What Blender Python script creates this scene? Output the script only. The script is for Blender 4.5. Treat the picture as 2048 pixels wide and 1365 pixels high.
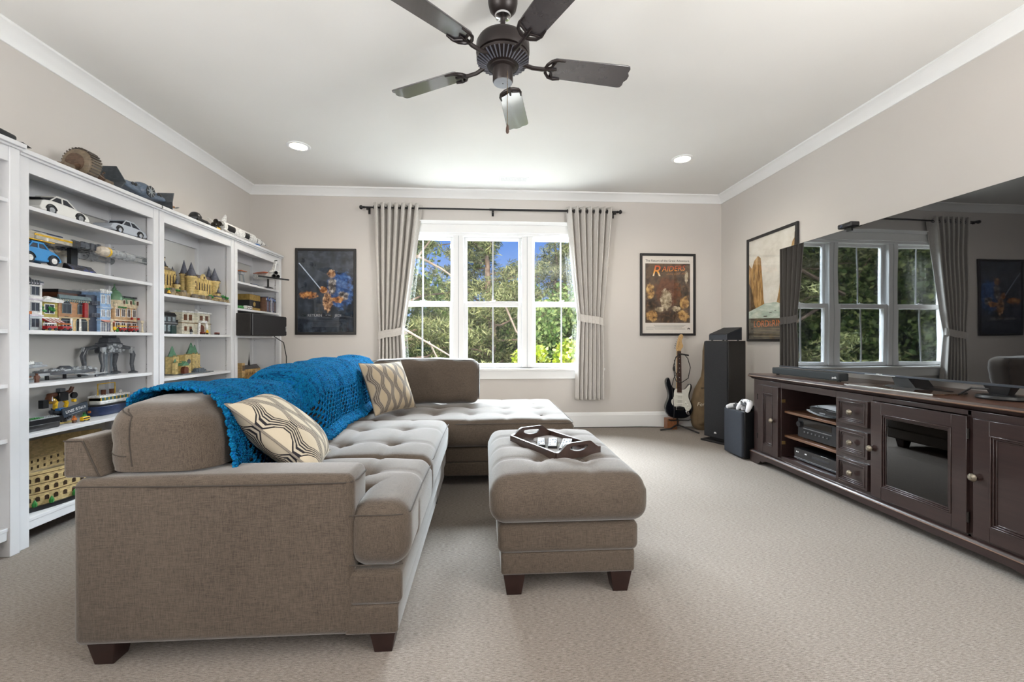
import bpy, math, random
import numpy as np
from mathutils import Vector, Matrix
random.seed(7); rng = np.random.default_rng(7)
PI = math.pi
scn = bpy.context.scene
for _o in list(bpy.data.objects):
    bpy.data.objects.remove(_o)
C = scn.collection

# ---------------------------------------------------------------- camera
cd = bpy.data.cameras.new('camera'); cam = bpy.data.objects.new('camera', cd); C.objects.link(cam)
cd.sensor_width = 36.0; cd.lens = 860.0 / 2048.0 * 36.0; cd.shift_y = -2.5 / 2048.0
cd.clip_start = 0.02; cd.clip_end = 400
cam.location = (0, 0, 1.03); cam.rotation_euler = (PI/2, 0, -math.atan(54/860.0))
scn.camera = cam

# ---------------------------------------------------------------- sky, sun, added lamps, exposure
def S(r, g, b):
    def q(c):
        c /= 255.0
        return c/12.92 if c <= 0.04045 else ((c+0.055)/1.055)**2.4
    return (q(r), q(g), q(b))
w = bpy.data.worlds.new('sky'); scn.world = w; w.use_nodes = True
_n = w.node_tree.nodes; _l = w.node_tree.links
_bg = _n['Background']; _tc = _n.new('ShaderNodeTexCoord'); _sx = _n.new('ShaderNodeSeparateXYZ')
_rp = _n.new('ShaderNodeValToRGB')
_l.new(_tc.outputs['Generated'], _sx.inputs[0]); _l.new(_sx.outputs[2], _rp.inputs[0]); _l.new(_rp.outputs[0], _bg.inputs[0])
_e = _rp.color_ramp.elements
_e[0].position = 0.0; _e[0].color = (0.46, 0.62, 0.90, 1)
_e[1].position = 1.0; _e[1].color = (0.09, 0.22, 0.66, 1)
_m = _e.new(0.22); _m.color = (0.17, 0.36, 0.90, 1)
_bg.inputs[1].default_value = 0.42
def light(name, kind, loc, energy, color=(1, 1, 1), size=None, direction=None, **kw):
    d = bpy.data.lights.new(name, kind); d.energy = energy; d.color = color
    if kind == 'AREA':
        d.shape = 'RECTANGLE'; d.size, d.size_y = size
    for k, v in kw.items(): setattr(d, k, v)
    o = bpy.data.objects.new(name, d); C.objects.link(o); o.location = loc
    if direction: o.rotation_euler = Vector(direction).to_track_quat('-Z', 'Y').to_euler()
    return o
light('sun', 'SUN', (0, 0, 20), 3.7, (1.0, 0.93, 0.80), direction=(0.04, 0.64, -0.76), angle=0.01)
# added area lamps, unseen: two outside the big window, two at the side walls
light('sky_fill_lamp', 'AREA', (0.15, 7.60, 4.05), 3000, (0.82, 0.91, 1.0), (5.0, 2.2), (0, -0.86, -0.50))  # stands in for skylight, added because the sky alone is too weak
light('ceiling_fill_lamp', 'AREA', (0.12, 5.75, -.30), 95, (1.0, .98, .94), (3.4, 1.7), (0, -0.38, 0.92))  # added below the window to brighten the ceiling
light('side_fill_lamp_a', 'AREA', (-2.50, -.35, 1.45), 60, (1.0, .985, .965), (1.1, 1.2), (.75, .20, .9))  # added fill aimed up, acts like a flash bounced off the ceiling
light('side_fill_lamp_b', 'AREA', (2.70, -.35, 1.45), 72, (1.0, .985, .965), (1.1, 1.2), (-.75, .20, .9))  # matching fill added for the bookcase side
scn.view_settings.view_transform = 'Standard'; scn.view_settings.look = 'None'
scn.view_settings.gamma = 1.0; scn.view_settings.use_curve_mapping = False
scn.view_settings.exposure = 1.24

# ---------------------------------------------------------------- helpers: objects
def tag(o, label=None, cat=None, group=None, kind=None):
    if label: o['label'] = label
    if cat: o['category'] = cat
    if group: o['group'] = group
    if kind: o['kind'] = kind
    return o
def thing(name, label, cat, loc=(0, 0, 0), rz=0.0, group=None, kind=None):
    o = bpy.data.objects.new(name, None); C.objects.link(o)
    o.empty_display_size = 0.05
    o.location = loc; o.rotation_euler = (0, 0, rz)
    return tag(o, label, cat, group, kind)
def copy_tree(o, parent=None):
    c = o.copy(); C.objects.link(c); c.parent = parent
    for ch in list(o.children): copy_tree(ch, c)
    return c

class MB:
    def __init__(s): s.v = []; s.f = []
    def add(s, vs, fs):
        n = len(s.v); s.v.extend([tuple(p) for p in vs]); s.f.extend([tuple(i+n for i in q) for q in fs]); return s
    def tr(s, m, i0=0):
        for i in range(i0, len(s.v)): s.v[i] = tuple(m @ Vector(s.v[i]))
        return s
    def box(s, x0, x1, y0, y1, z0, z1, m=None):
        vs = [(x0,y0,z0),(x1,y0,z0),(x1,y1,z0),(x0,y1,z0),(x0,y0,z1),(x1,y0,z1),(x1,y1,z1),(x0,y1,z1)]
        if m is not None: vs = [m @ Vector(p) for p in vs]
        return s.add(vs, [(0,3,2,1),(4,5,6,7),(0,1,5,4),(1,2,6,5),(2,3,7,6),(3,0,4,7)])
    def taper(s, x0, x1, y0, y1, z0, z1, k):       # box whose bottom is scaled by k about its centre
        cx, cy = (x0+x1)/2, (y0+y1)/2; i = len(s.v); s.box(x0,x1,y0,y1,z0,z1)
        for j in range(i, i+4):
            p = s.v[j]; s.v[j] = (cx+(p[0]-cx)*k, cy+(p[1]-cy)*k, p[2])
        return s
    def prism(s, poly, d0, d1, axis='y', m=None):
        def P(p, d):
            return {'y': (p[0], d, p[1]), 'x': (d, p[0], p[1]), 'z': (p[0], p[1], d)}[axis]
        n = len(poly); vs = [P(p, d0) for p in poly] + [P(p, d1) for p in poly]
        if m is not None: vs = [m @ Vector(p) for p in vs]
        fs = [tuple(range(n)), tuple(range(2*n-1, n-1, -1))] + [(i, i+n, (i+1) % n+n, (i+1) % n) for i in range(n)]
        return s.add(vs, fs)
    def frame(s, x0, x1, z0, z1, t, d0, d1):       # rectangular ring in the xz plane
        s.box(x0, x0+t, d0, d1, z0, z1); s.box(x1-t, x1, d0, d1, z0, z1)
        s.box(x0+t, x1-t, d0, d1, z0, z0+t); s.box(x0+t, x1-t, d0, d1, z1-t, z1); return s
    def tube(s, pts, r, n=8, closed=False, caps=True):
        pts = [Vector(p) for p in pts]; k = len(pts); rs = r if isinstance(r, (list, tuple)) else [r]*k
        vs = []; fs = []; prev = None
        for i, p in enumerate(pts):
            a = pts[(i-1) % k] if (closed or i > 0) else p; b = pts[(i+1) % k] if (closed or i < k-1) else p
            t = (b-a); t = t.normalized() if t.length > 1e-9 else Vector((0,0,1))
            if prev is None:
                u = t.orthogonal().normalized()
            else:
                u = prev - t*prev.dot(t); u = u.normalized() if u.length > 1e-6 else t.orthogonal().normalized()
            prev = u; w_ = t.cross(u)
            for j in range(n):
                an = 2*PI*j/n; vs.append(p + (u*math.cos(an)+w_*math.sin(an))*rs[i])
        m = k if closed else k-1
        for i in range(m):
            for j in range(n):
                fs.append((i*n+j, i*n+(j+1) % n, ((i+1) % k)*n+(j+1) % n, ((i+1) % k)*n+j))
        if caps and not closed:
            fs.append(tuple(range(n-1, -1, -1))); fs.append(tuple((k-1)*n+j for j in range(n)))
        return s.add(vs, fs)
    def cyl(s, p0, p1, r0, r1=None, n=16): return s.tube([p0, p1], [r0, r0 if r1 is None else r1], n)
    def lathe(s, prof, n=24, c=(0,0,0), m=None, arc=2*PI):
        vs = []; fs = []; k = len(prof); full = arc > 6.28; cnt = n if full else n+1
        for j in range(cnt):
            a = arc*j/n
            for (r, z) in prof: vs.append(Vector((c[0]+r*math.cos(a), c[1]+r*math.sin(a), c[2]+z)))
        if m is not None: vs = [m @ p for p in vs]
        for j in range(n):
            j2 = (j+1) % cnt
            for i in range(k-1): fs.append((j*k+i, j2*k+i, j2*k+i+1, j*k+i+1))
        if full:
            if prof[0][0] > 1e-5: fs.append(tuple(j*k for j in range(n-1, -1, -1)))
            if prof[-1][0] > 1e-5: fs.append(tuple(j*k+k-1 for j in range(n)))
        return s.add(vs, fs)
    def ball(s, c, r, n=12, k=8, m=None):
        rx, ry, rz = r if isinstance(r, (tuple, list)) else (r, r, r)
        vs = []; fs = []
        for i in range(k+1):
            ph = PI*i/k
            for j in range(n):
                a = 2*PI*j/n; vs.append(Vector((c[0]+rx*math.sin(ph)*math.cos(a), c[1]+ry*math.sin(ph)*math.sin(a), c[2]-rz*math.cos(ph))))
        if m is not None: vs = [m @ p for p in vs]
        for i in range(k):
            for j in range(n): fs.append((i*n+j, i*n+(j+1) % n, (i+1)*n+(j+1) % n, (i+1)*n+j))
        return s.add(vs, fs)
    def grid(s, fn, nu, nv, skip=None):
        vs = [fn(i/nu, j/nv) for j in range(nv+1) for i in range(nu+1)]
        fs = [(j*(nu+1)+i, j*(nu+1)+i+1, (j+1)*(nu+1)+i+1, (j+1)*(nu+1)+i) for j in range(nv) for i in range(nu) if not (skip and skip(i, j))]
        return s.add(vs, fs)
    def rbox(s, x0, x1, y0, y1, z0, z1, r, step=0.04, fn=None, er=4):
        lo = (x0, y0, z0); hi = (x1, y1, z1); ax = []
        for a in range(3):
            L = hi[a]-lo[a]; rr = min(r, L*0.499); k = max(1, int(round((L-2*rr)/step)))
            e = [rr*(1-math.cos(PI/2*i/er)) for i in range(er)]
            e = [rr*i/er for i in range(er)]
            ax.append([lo[a]+t for t in e] + [lo[a]+rr+(L-2*rr)*i/k for i in range(k+1)] + [hi[a]-t for t in reversed(e)])
        idx = {}; vs = []
        def V(i, j, k):
            key = (i, j, k)
            if key not in idx:
                p = Vector((ax[0][i], ax[1][j], ax[2][k])); q = p.copy()
                for a in range(3):
                    rr = min(r, (hi[a]-lo[a])*0.499); q[a] = min(max(p[a], lo[a]+rr), hi[a]-rr)
                d = p-q
                if d.length > 1e-9:
                    # map cube corner to sphere
                    mx = max(abs(d.x), abs(d.y), abs(d.z)); p = q + d.normalized()*mx
                if fn: p = Vector(fn(p))
                idx[key] = len(vs); vs.append(p)
            return idx[key]
        n = [len(a)-1 for a in ax]; fs = []
        for i in range(n[0]):
            for j in range(n[1]):
                fs.append((V(i,j,0), V(i,j+1,0), V(i+1,j+1,0), V(i+1,j,0)))
                fs.append((V(i,j,n[2]), V(i+1,j,n[2]), V(i+1,j+1,n[2]), V(i,j+1,n[2])))
        for i in range(n[0]):
            for k in range(n[2]):
                fs.append((V(i,0,k), V(i+1,0,k), V(i+1,0,k+1), V(i,0,k+1)))
                fs.append((V(i,n[1],k), V(i,n[1],k+1), V(i+1,n[1],k+1), V(i+1,n[1],k)))
        for j in range(n[1]):
            for k in range(n[2]):
                fs.append((V(0,j,k), V(0,j,k+1), V(0,j+1,k+1), V(0,j+1,k)))
                fs.append((V(n[0],j,k), V(n[0],j+1,k), V(n[0],j+1,k+1), V(n[0],j,k+1)))
        return s.add(vs, fs)
    def text(s, string, size, m, depth=0.0006, shear=0.0, align='CENTER'):
        cu = bpy.data.curves.new('t', 'FONT'); cu.body = string; cu.size = size; cu.extrude = depth; cu.align_x = align
        cu.shear = shear; cu.resolution_u = 3
        o = bpy.data.objects.new('t', cu); C.objects.link(o)
        me = bpy.data.meshes.new_from_object(o.evaluated_get(bpy.context.evaluated_depsgraph_get()))
        s.add([m @ v.co for v in me.vertices], [tuple(p.vertices) for p in me.polygons])
        bpy.data.objects.remove(o); bpy.data.curves.remove(cu); bpy.data.meshes.remove(me); return s
    def build(s, name, mat, parent=None, smooth=True, bev=0.0, ang=38, seg=2, kind=None):
        me = bpy.data.meshes.new(name); me.from_pydata(s.v, [], s.f); me.update()
        if smooth:
            me.polygons.foreach_set('use_smooth', [True]*len(me.polygons))
            try: me.set_sharp_from_angle(angle=math.radians(ang))
            except Exception: pass
        o = bpy.data.objects.new(name, me); C.objects.link(o)
        if mat: me.materials.append(mat)
        if parent is not None: o.parent = parent
        if bev:
            b = o.modifiers.new('bevel', 'BEVEL'); b.width = bev; b.segments = seg; b.limit_method = 'ANGLE'; b.angle_limit = math.radians(40)
        if kind or name in JOINED: o['kind'] = kind or 'stuff'
        return o
JOINED = set('windows window_frames parapet arches frets strings inlay_dots buttons studs green_studs credit_lines surface_details armour_details tread_ribs slits battlement bushes hedge trees little_trees peg_holes flying_buttresses buttresses seat_ribs rock_base ivy balcony_plants red_flags awning_stripes roof_crest window_posts window_spokes rubble_tower poles fire_escape wheels cornice deck crochet_edge frame_stitching'.split())
def RX(a): return Matrix.Rotation(a, 4, 'X')
def RY(a): return Matrix.Rotation(a, 4, 'Y')
def RZ(a): return Matrix.Rotation(a, 4, 'Z')
def T(x, y, z): return Matrix.Translation((x, y, z))
def bx(name, mat, parent, *b, bev=0.0, **k): return MB().box(*b).build(name, mat, parent, bev=bev, **k)

# ---------------------------------------------------------------- helpers: materials
class NT:
    def __init__(s, name):
        s.m = bpy.data.materials.new(name); s.m.use_nodes = True; s.t = s.m.node_tree
        s.b = s.t.nodes['Principled BSDF']; s.out = s.t.nodes['Material Output']
    def n(s, typ, **kw):
        o = s.t.nodes.new(typ)
        for k, v in kw.items(): setattr(o, k, v)
        return o
    def link(s, a, b): s.t.links.new(a, b)
    def put(s, sock, val):
        if isinstance(val, bpy.types.NodeSocket): s.link(val, sock)
        else:
            if hasattr(sock.default_value, '__len__') and isinstance(val, (tuple, list)) and len(val) == 3 and len(sock.default_value) == 4: val = (*val, 1)
            sock.default_value = val
    def math(s, op, a, b=None, c=None, clamp=False):
        o = s.n('ShaderNodeMath', operation=op); o.use_clamp = clamp
        for i, x in enumerate((a, b, c)):
            if x is not None: s.put(o.inputs[i], x)
        return o.outputs[0]
    def coord(s, kind='Object', scale=(1, 1, 1), rot=(0, 0, 0)):
        t = s.n('ShaderNodeTexCoord'); mp = s.n('ShaderNodeMapping')
        mp.inputs['Scale'].default_value = scale; mp.inputs['Rotation'].default_value = rot
        s.link(t.outputs[kind], mp.inputs[0]); return mp.outputs[0]
    def noise(s, vec, scale=10, detail=3, rough=.55):
        o = s.n('ShaderNodeTexNoise'); s.link(vec, o.inputs['Vector'])
        o.inputs['Scale'].default_value = scale; o.inputs['Detail'].default_value = detail; o.inputs['Roughness'].default_value = rough
        return o.outputs['Fac']
    def mix(s, f, a, b, blend='MIX'):
        o = s.n('ShaderNodeMix', data_type='RGBA', blend_type=blend)
        s.put(o.inputs[0], f); s.put(o.inputs[6], a); s.put(o.inputs[7], b); return o.outputs[2]
    def ramp(s, f, stops, interp='LINEAR'):
        o = s.n('ShaderNodeValToRGB'); s.link(f, o.inputs[0]); e = o.color_ramp.elements; o.color_ramp.interpolation = interp
        e[0].position, e[0].color = stops[0][0], (*stops[0][1], 1); e[1].position, e[1].color = stops[-1][0], (*stops[-1][1], 1)
        for p, c in stops[1:-1]:
            q = e.new(p); q.color = (*c, 1)
        return o.outputs[0]
    def sep(s, vec):
        o = s.n('ShaderNodeSeparateXYZ'); s.link(vec, o.inputs[0]); return o.outputs
    def bump(s, h, strength=.3, dist=.002):
        o = s.n('ShaderNodeBump'); o.inputs['Strength'].default_value = strength; o.inputs['Distance'].default_value = dist
        s.link(h, o.inputs['Height']); s.link(o.outputs[0], s.b.inputs['Normal'])
    def done(s, col=None, rough=None, metal=None, spec=None, coat=None):
        if col is not None: s.put(s.b.inputs['Base Color'], col)
        if rough is not None: s.put(s.b.inputs['Roughness'], rough)
        if metal is not None: s.b.inputs['Metallic'].default_value = metal
        if spec is not None: s.b.inputs['Specular IOR Level'].default_value = spec
        if coat: s.b.inputs['Coat Weight'].default_value = coat; s.b.inputs['Coat Roughness'].default_value = .08
        return s.m
_mc = {}
def M(name, col, rough=.5, metal=0.0, var=.10, vs=14, spec=.5, bump=0.0, bs=120, coat=0.0):
    if name in _mc: return _mc[name]
    t = NT(name); v = t.coord('Object'); f = t.noise(v, vs, 3)
    dk = tuple(c*(1-var) for c in col); lt = tuple(min(1, c*(1+var)) for c in col)
    if bump: t.bump(t.noise(v, bs, 2), bump, .0015)
    _mc[name] = t.done(t.ramp(f, [(.3, dk), (.7, lt)]), rough, metal, spec, coat); return _mc[name]
def glow(name, col, strength):
    t = NT(name); t.done(col, .4); t.b.inputs['Emission Color'].default_value = (*col, 1); t.b.inputs['Emission Strength'].default_value = strength; return t.m
def clear_glass(name, tint=(1, 1, 1), refl=1.0, ior=1.45):
    t = NT(name); tr = t.n('ShaderNodeBsdfTransparent'); gl = t.n('ShaderNodeBsdfGlossy'); mx = t.n('ShaderNodeMixShader'); fr = t.n('ShaderNodeFresnel')
    ge = t.n('ShaderNodeNewGeometry'); t.link(t.math('ADD', ior, t.math('MULTIPLY', ge.outputs['Backfacing'], 1.0/ior-ior)), fr.inputs[0]); tr.inputs[0].default_value = (*tint, 1); gl.inputs['Roughness'].default_value = .0
    t.link(t.math('MULTIPLY', fr.outputs[0], refl), mx.inputs[0]); t.link(tr.outputs[0], mx.inputs[1]); t.link(gl.outputs[0], mx.inputs[2]); t.link(mx.outputs[0], t.out.inputs[0])
    return t.m
def weave(name, dark, lite, sc=1.0, bump=.35, rough=.92, sheen=.25):
    t = NT(name); a = t.noise(t.coord('Object', (420*sc, 420*sc, 26*sc)), 1, 2); b = t.noise(t.coord('Object', (420*sc, 26*sc, 420*sc)), 1, 2); c = t.noise(t.coord('Object', (26*sc, 420*sc, 420*sc)), 1, 2)
    h = t.math('MULTIPLY', t.math('ADD', t.math('ADD', a, b), c), 1/3.0); big = t.noise(t.coord('Object'), 3, 2)
    h2 = t.math('ADD', h, t.math('MULTIPLY', t.math('SUBTRACT', big, .5), .10))
    t.bump(h, bump, .003); m = t.done(t.ramp(h2, [(.36, dark), (.50, tuple((x+y)/2 for x, y in zip(dark, lite))), (.64, lite)]), rough, spec=.2)
    t.b.inputs['Sheen Weight'].default_value = sheen; t.b.inputs['Sheen Roughness'].default_value = .4; return m
WHITE = M('white_satin_paint', S(236, 237, 238), .35, var=.015, vs=3)
BLACK = M('black_plastic', S(22, 22, 24), .35, var=.2)
BLACKM = M('black_matt', S(27, 26, 27), .7, var=.2)
CHROME = M('chrome', S(205, 205, 208), .15, 1.0, var=.03)
# ================================================================ the room
XL, XR, YB, YF, ZC = -2.62, 2.825, 4.98, -1.9, 2.74
def wallmat(name, col):
    t = NT(name); v = t.coord('Object'); f = t.noise(v, 1.2, 2)
    t.bump(t.noise(v, 320, 2), .06, .001)
    return t.done(t.ramp(f, [(.3, tuple(c*.98 for c in col)), (.7, tuple(min(1, c*1.02) for c in col))]), .75, spec=.25)
WALL = wallmat('warm_grey_wall_paint', S(206, 201, 196)); CEIL = wallmat('ceiling_white_paint', S(228, 227, 224))
TRIM = M('white_trim_paint', S(240, 241, 241), .32, var=.01, vs=3)
def carpet():
    t = NT('beige_loop_carpet')
    a = t.noise(t.coord('Object', (60, 330, 1)), 1, 2, .6); b = t.noise(t.coord('Object', (420, 420, 1)), 1, 2, .6); c = t.noise(t.coord('Object'), 1.3, 3)
    h = t.math('ADD', t.math('MULTIPLY', a, .62), t.math('MULTIPLY', b, .38))
    h2 = t.math('ADD', h, t.math('MULTIPLY', t.math('SUBTRACT', c, .5), .07))
    t.bump(h, .7, .006)
    m = t.done(t.ramp(h2, [(.30, S(70, 61, 55)), (.44, S(120, 110, 101)), (.56, S(143, 133, 124)), (.72, S(167, 158, 149))]), .95, spec=.1)
    t.b.inputs['Sheen Weight'].default_value = .2
    return m
def struct(o): o['kind'] = 'structure'; return o
struct(bx('floor', carpet(), None, XL-.1, XR+.1, YF-.1, YB+.15, -.12, 0, smooth=False))
struct(bx('ceiling', CEIL, None, XL-.1, XR+.1, YF-.1, YB+.15, ZC, ZC+.12, smooth=False))
b = MB(); b.box(XL-.12, XL, YF, -.95, 0, ZC); b.box(XL-.12, XL, .25, YB, 0, ZC); b.box(XL-.12, XL, -.95, .25, 0, .75); b.box(XL-.12, XL, -.95, .25, 2.15, ZC)
struct(b.build('wall_left', WALL, smooth=False))      # with a window opening added behind the camera for fill light
b = MB(); b.box(XR, XR+.12, YF, -.95, 0, ZC); b.box(XR, XR+.12, .25, YB, 0, ZC); b.box(XR, XR+.12, -.95, .25, 0, .75); b.box(XR, XR+.12, -.95, .25, 2.15, ZC)
struct(b.build('wall_right', WALL, smooth=False))
WX0, WX1, WZ0, WZ1 = -1.10, 1.27, .70, 2.26           # window opening
b = MB(); b.box(XL, WX0, YB, YB+.15, 0, ZC); b.box(WX1, XR, YB, YB+.15, 0, ZC); b.box(WX0, WX1, YB, YB+.15, 0, WZ0); b.box(WX0, WX1, YB, YB+.15, WZ1, ZC)
struct(b.build('wall_back', WALL, smooth=False))
struct(bx('wall_front', WALL, None, XL, XR, YF-.12, YF, 0, ZC, smooth=False))
# crown moulding and baseboards
CP = [(0, 0), (0, -.085), (.010, -.085), (.014, -.074), (.030, -.058), (.052, -.034), (.074, -.018), (.088, -.014), (.088, 0)]
struct(MB().prism([(YB-p, ZC+q) for p, q in CP], XL, XR, 'x').build('trim_1', TRIM, ang=50))
struct(MB().prism([(XL+p, ZC+q) for p, q in CP], YF, YB, 'y').build('trim_2', TRIM, ang=50))
struct(MB().prism([(XR-p, ZC+q) for p, q in CP], YF, YB, 'y').build('trim_3', TRIM, ang=50))
BP = [(0, 0), (.018, 0), (.018, .145), (.014, .150), (.014, .160), (.009, .172), (.004, .180), (0, .180)]
struct(MB().prism([(YB-p, q) for p, q in BP], XL, XR, 'x').build('baseboard_back', TRIM))
struct(MB().prism([(XL+p, q) for p, q in BP], YF, YB, 'y').build('baseboard_left', TRIM))
struct(MB().prism([(XR-p, q) for p, q in BP], YF, YB, 'y').build('baseboard_right', TRIM))

# ---------------------------------------------------------------- windows
GLASS = clear_glass('window_glass', (.97, .985, .98), 1.0)
VINYL = M('white_window_vinyl', S(238, 239, 240), .3, var=.01, vs=3)
MUNT = M('grey_grille_bar', S(190, 193, 196), .45, var=.04)
W = thing('window_1', None, None, (0, YB, 0), kind='structure')
def casing(par, x0, x1, z0, z1):
    cw = .095
    bx('side_casing', TRIM, par, x0-cw, x0, -.020, 0, z0, z1, bev=.003); bx('side_casing', TRIM, par, x1, x1+cw, -.020, 0, z0, z1, bev=.003)
    h = MB(); h.box(x0-cw, x1+cw, -.022, 0, z1, z1+.095); h.build('head_casing', TRIM, par, bev=.003)
    MB().prism([(0, z1+.095), (-.030, z1+.095), (-.034, z1+.105), (-.050, z1+.118), (-.055, z1+.130), (0, z1+.130)], x0-cw-.025, x1+cw+.025, 'x').build('head_cap', TRIM, par)
    MB().box(x0-cw-.03, x1+cw+.03, -.055, .04, z0-.028, z0).build('sill', TRIM, par, bev=.006)
    bx('apron', TRIM, par, x0-cw, x1+cw, -.020, 0, z0-.125, z0-.028, bev=.003)
casing(W, WX0, WX1, WZ0, WZ1)
j = MB(); j.box(WX0, WX0+.025, 0, .15, WZ0, WZ1); j.box(WX1-.025, WX1, 0, .15, WZ0, WZ1); j.box(WX0, WX1, 0, .15, WZ1-.03, WZ1); j.box(WX0, WX1, 0.04, .16, WZ0-.01, WZ0+.012); j.build('jamb', VINYL, W, bev=.002)
units = [(WX0+.025, -.368), (-.243, .428), (.552, WX1-.025)]
for i, (a, c) in enumerate([(-.368, -.243), (.428, .552)]):
    m = MB(); m.box(a, c, .005, .13, WZ0+.01, WZ1-.03); m.build('mullion', VINYL, W, bev=.004)
    MB().box((a+c)/2-.004, (a+c)/2+.004, .003, .01, WZ0+.01, WZ1-.03).build('mullion_joint', MUNT, W)
zm0, zm1 = 1.405, 1.475
for (a, c) in units:
    up = MB(); up.frame(a, c, zm0+.012, WZ1-.03, .034, .075, .115); up.box(a+.03, c-.03, .07, .115, zm0+.012, zm0+.055); su = up.build('upper_sash', VINYL, W, bev=.003)
    lo = MB(); lo.frame(a, c, WZ0+.012, zm1, .042, .030, .072); lo.box(a+.04, c-.04, .026, .072, zm1-.055, zm1); sl = lo.build('lower_sash', VINYL, W, bev=.003)
    MB().box(a+.034, c-.034, .092, .097, zm0+.05, WZ1-.064).build('pane', GLASS, su, smooth=False)
    MB().box(a+.042, c-.042, .048, .053, WZ0+.054, zm1-.05).build('pane', GLASS, sl, smooth=False)
    cx = (a+c)/2
    MB().box(cx-.009, cx+.009, .089, .0915, zm0+.05, WZ1-.064).build('muntin', MUNT, su); MB().box(cx-.009, cx+.009, .045, .0475, WZ0+.054, zm1-.05).build('muntin', MUNT, sl)
    lk = MB(); lk.box(cx-.03, cx+.03, .035, .06, zm1, zm1+.008); lk.cyl((cx, .045, zm1+.008), (cx+.03, .03, zm1+.016), .006, .005, 8); lk.build('sash_lock', VINYL, sl)
for nm_, lx, rz_, a, c in (('added_window_a', XL, PI/2, -.95, .25), ('added_window_b', XR, -PI/2, -.25, .95)):  # side windows invented behind the camera to go with the fill lamps
    Wr = thing(nm_, None, None, (lx, 0, 0), rz_, kind='structure')
    casing(Wr, a, c, .75, 2.15)
    f = MB(); f.frame(a, c, .75, 2.15, .05, .03, .10); f.box(a, c, .03, .09, 1.42, 1.48); f.build('sash', VINYL, Wr, bev=.003)
    MB().box(a+.05, c-.05, .06, .065, .8, 2.1).build('pane', GLASS, Wr, smooth=False)
# ceiling register
V = thing('ceiling_vent', 'small white louvred air register in the ceiling above the curtain rod', 'vent', (.307, 4.56, ZC))
MB().box(-.155, .155, -.06, .06, -.006, 0).build('plate', WHITE, V, bev=.002)
for i in range(22):
    x = -.135+i*.0129
    MB().box(x-.001, x+.001, -.042, .042, -.012, -.006, ).build('louvre', M('vent_louvre', S(205, 205, 205), .5), V)
# recessed ceiling lights
BULB = glow('lamp_diffuser', (1.0, .93, .80), 5.0)
for k, (x, y, lab) in enumerate([(-1.64, 3.90, 'round white recessed ceiling light above the tall bookcases'), (1.86, 3.95, 'round white recessed ceiling light above the framed adventure poster')]):
    R_ = thing('recessed_light', lab, 'ceiling light', (x, y, ZC), group='recessed lights of the ceiling')
    MB().lathe([(.070, 0), (.098, 0), (.098, -.004), (.090, -.009), (.074, -.009), (.070, -.004)], 32).build('trim_ring', WHITE, R_)
    MB().lathe([(.0, -.004), (.071, -.004)], 32).build('diffuser', BULB, R_)
    lo = light('recessed_lamp', 'SPOT', (x, y, ZC-.012), 20, (1.0, .90, .76), spot_size=2.6, spot_blend=.8, shadow_soft_size=.06); lo.rotation_euler = (0, 0, 0)

# ================================================================ outdoors: trees seen through the window
def leafmat(name, c0, c1, c2, trans=.35):
    t = NT(name); g = t.n('ShaderNodeNewGeometry'); f = g.outputs['Random Per Island']
    col = t.ramp(f, [(0, c0), (.5, c1), (1, c2)])
    t.done(col, .55, spec=.35)
    tl = t.n('ShaderNodeBsdfTranslucent'); t.link(col, tl.inputs[0]); mx = t.n('ShaderNodeMixShader'); mx.inputs[0].default_value = trans
    t.link(t.b.outputs[0], mx.inputs[1]); t.link(tl.outputs[0], mx.inputs[2]); t.link(mx.outputs[0], t.out.inputs[0]); return t.m
PINE = leafmat('pine_needles', S(74, 84, 52), S(124, 130, 84), S(180, 178, 124))
DECI = leafmat('broad_leaves', S(68, 98, 48), S(112, 138, 72), S(186, 196, 130))
SHRUB = leafmat('yellow_green_leaves', S(58, 74, 12), S(100, 110, 20), S(126, 124, 34))
BARK = M('tree_bark', S(118, 98, 84), .9, var=.3, vs=9, bump=.5, bs=40)
def foliage(name, cen, size, mat, parent, needle=False):
    n = len(cen); d = rng.normal(size=(n, 3)); d /= np.linalg.norm(d, axis=1)[:, None]
    e = rng.normal(size=(n, 3)); e -= (e*d).sum(1)[:, None]*d; e /= np.linalg.norm(e, axis=1)[:, None]
    s = size*(.6+.8*rng.random(n))[:, None]; wd = s*(.15 if needle else .62)
    if needle:
        v = np.stack([cen-d*s, cen+e*wd, cen+d*s, cen-e*wd], 1)
    else:
        nn = np.cross(d, e); v = np.stack([cen-d*s, cen+e*wd+nn*s*.15, cen+d*s, cen-e*wd+nn*s*.15], 1)
    me = bpy.data.meshes.new(name); me.vertices.add(4*n); me.vertices.foreach_set('co', v.reshape(-1).astype(np.float32))
    me.loops.add(4*n); me.loops.foreach_set('vertex_index', np.arange(4*n, dtype=np.int32))
    me.polygons.add(n); me.polygons.foreach_set('loop_start', np.arange(0, 4*n, 4, dtype=np.int32)); me.polygons.foreach_set('loop_total', np.full(n, 4, dtype=np.int32))
    me.update(); me.validate(); me.materials.append(mat); o = bpy.data.objects.new(name, me); C.objects.link(o); o.parent = parent; return o
def blob(n, c, r):
    d = rng.normal(size=(n, 3)); d /= np.linalg.norm(d, axis=1)[:, None]; return np.array(c)+d*np.array(r)*(rng.random(n)**.45)[:, None]
def limb(m, p0, p1, r0, r1, wob=.15, k=6):
    p0, p1 = Vector(p0), Vector(p1); pts = []
    for i in range(k+1):
        t = i/k; q = p0.lerp(p1, t)
        if 0 < i < k: q += Vector((random.uniform(-wob, wob), random.uniform(-wob, wob), random.uniform(-wob, wob)))
        pts.append(q)
    m.tube(pts, [r0+(r1-r0)*i/k for i in range(k+1)], 7); return pts
GZ = -3.2
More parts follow.
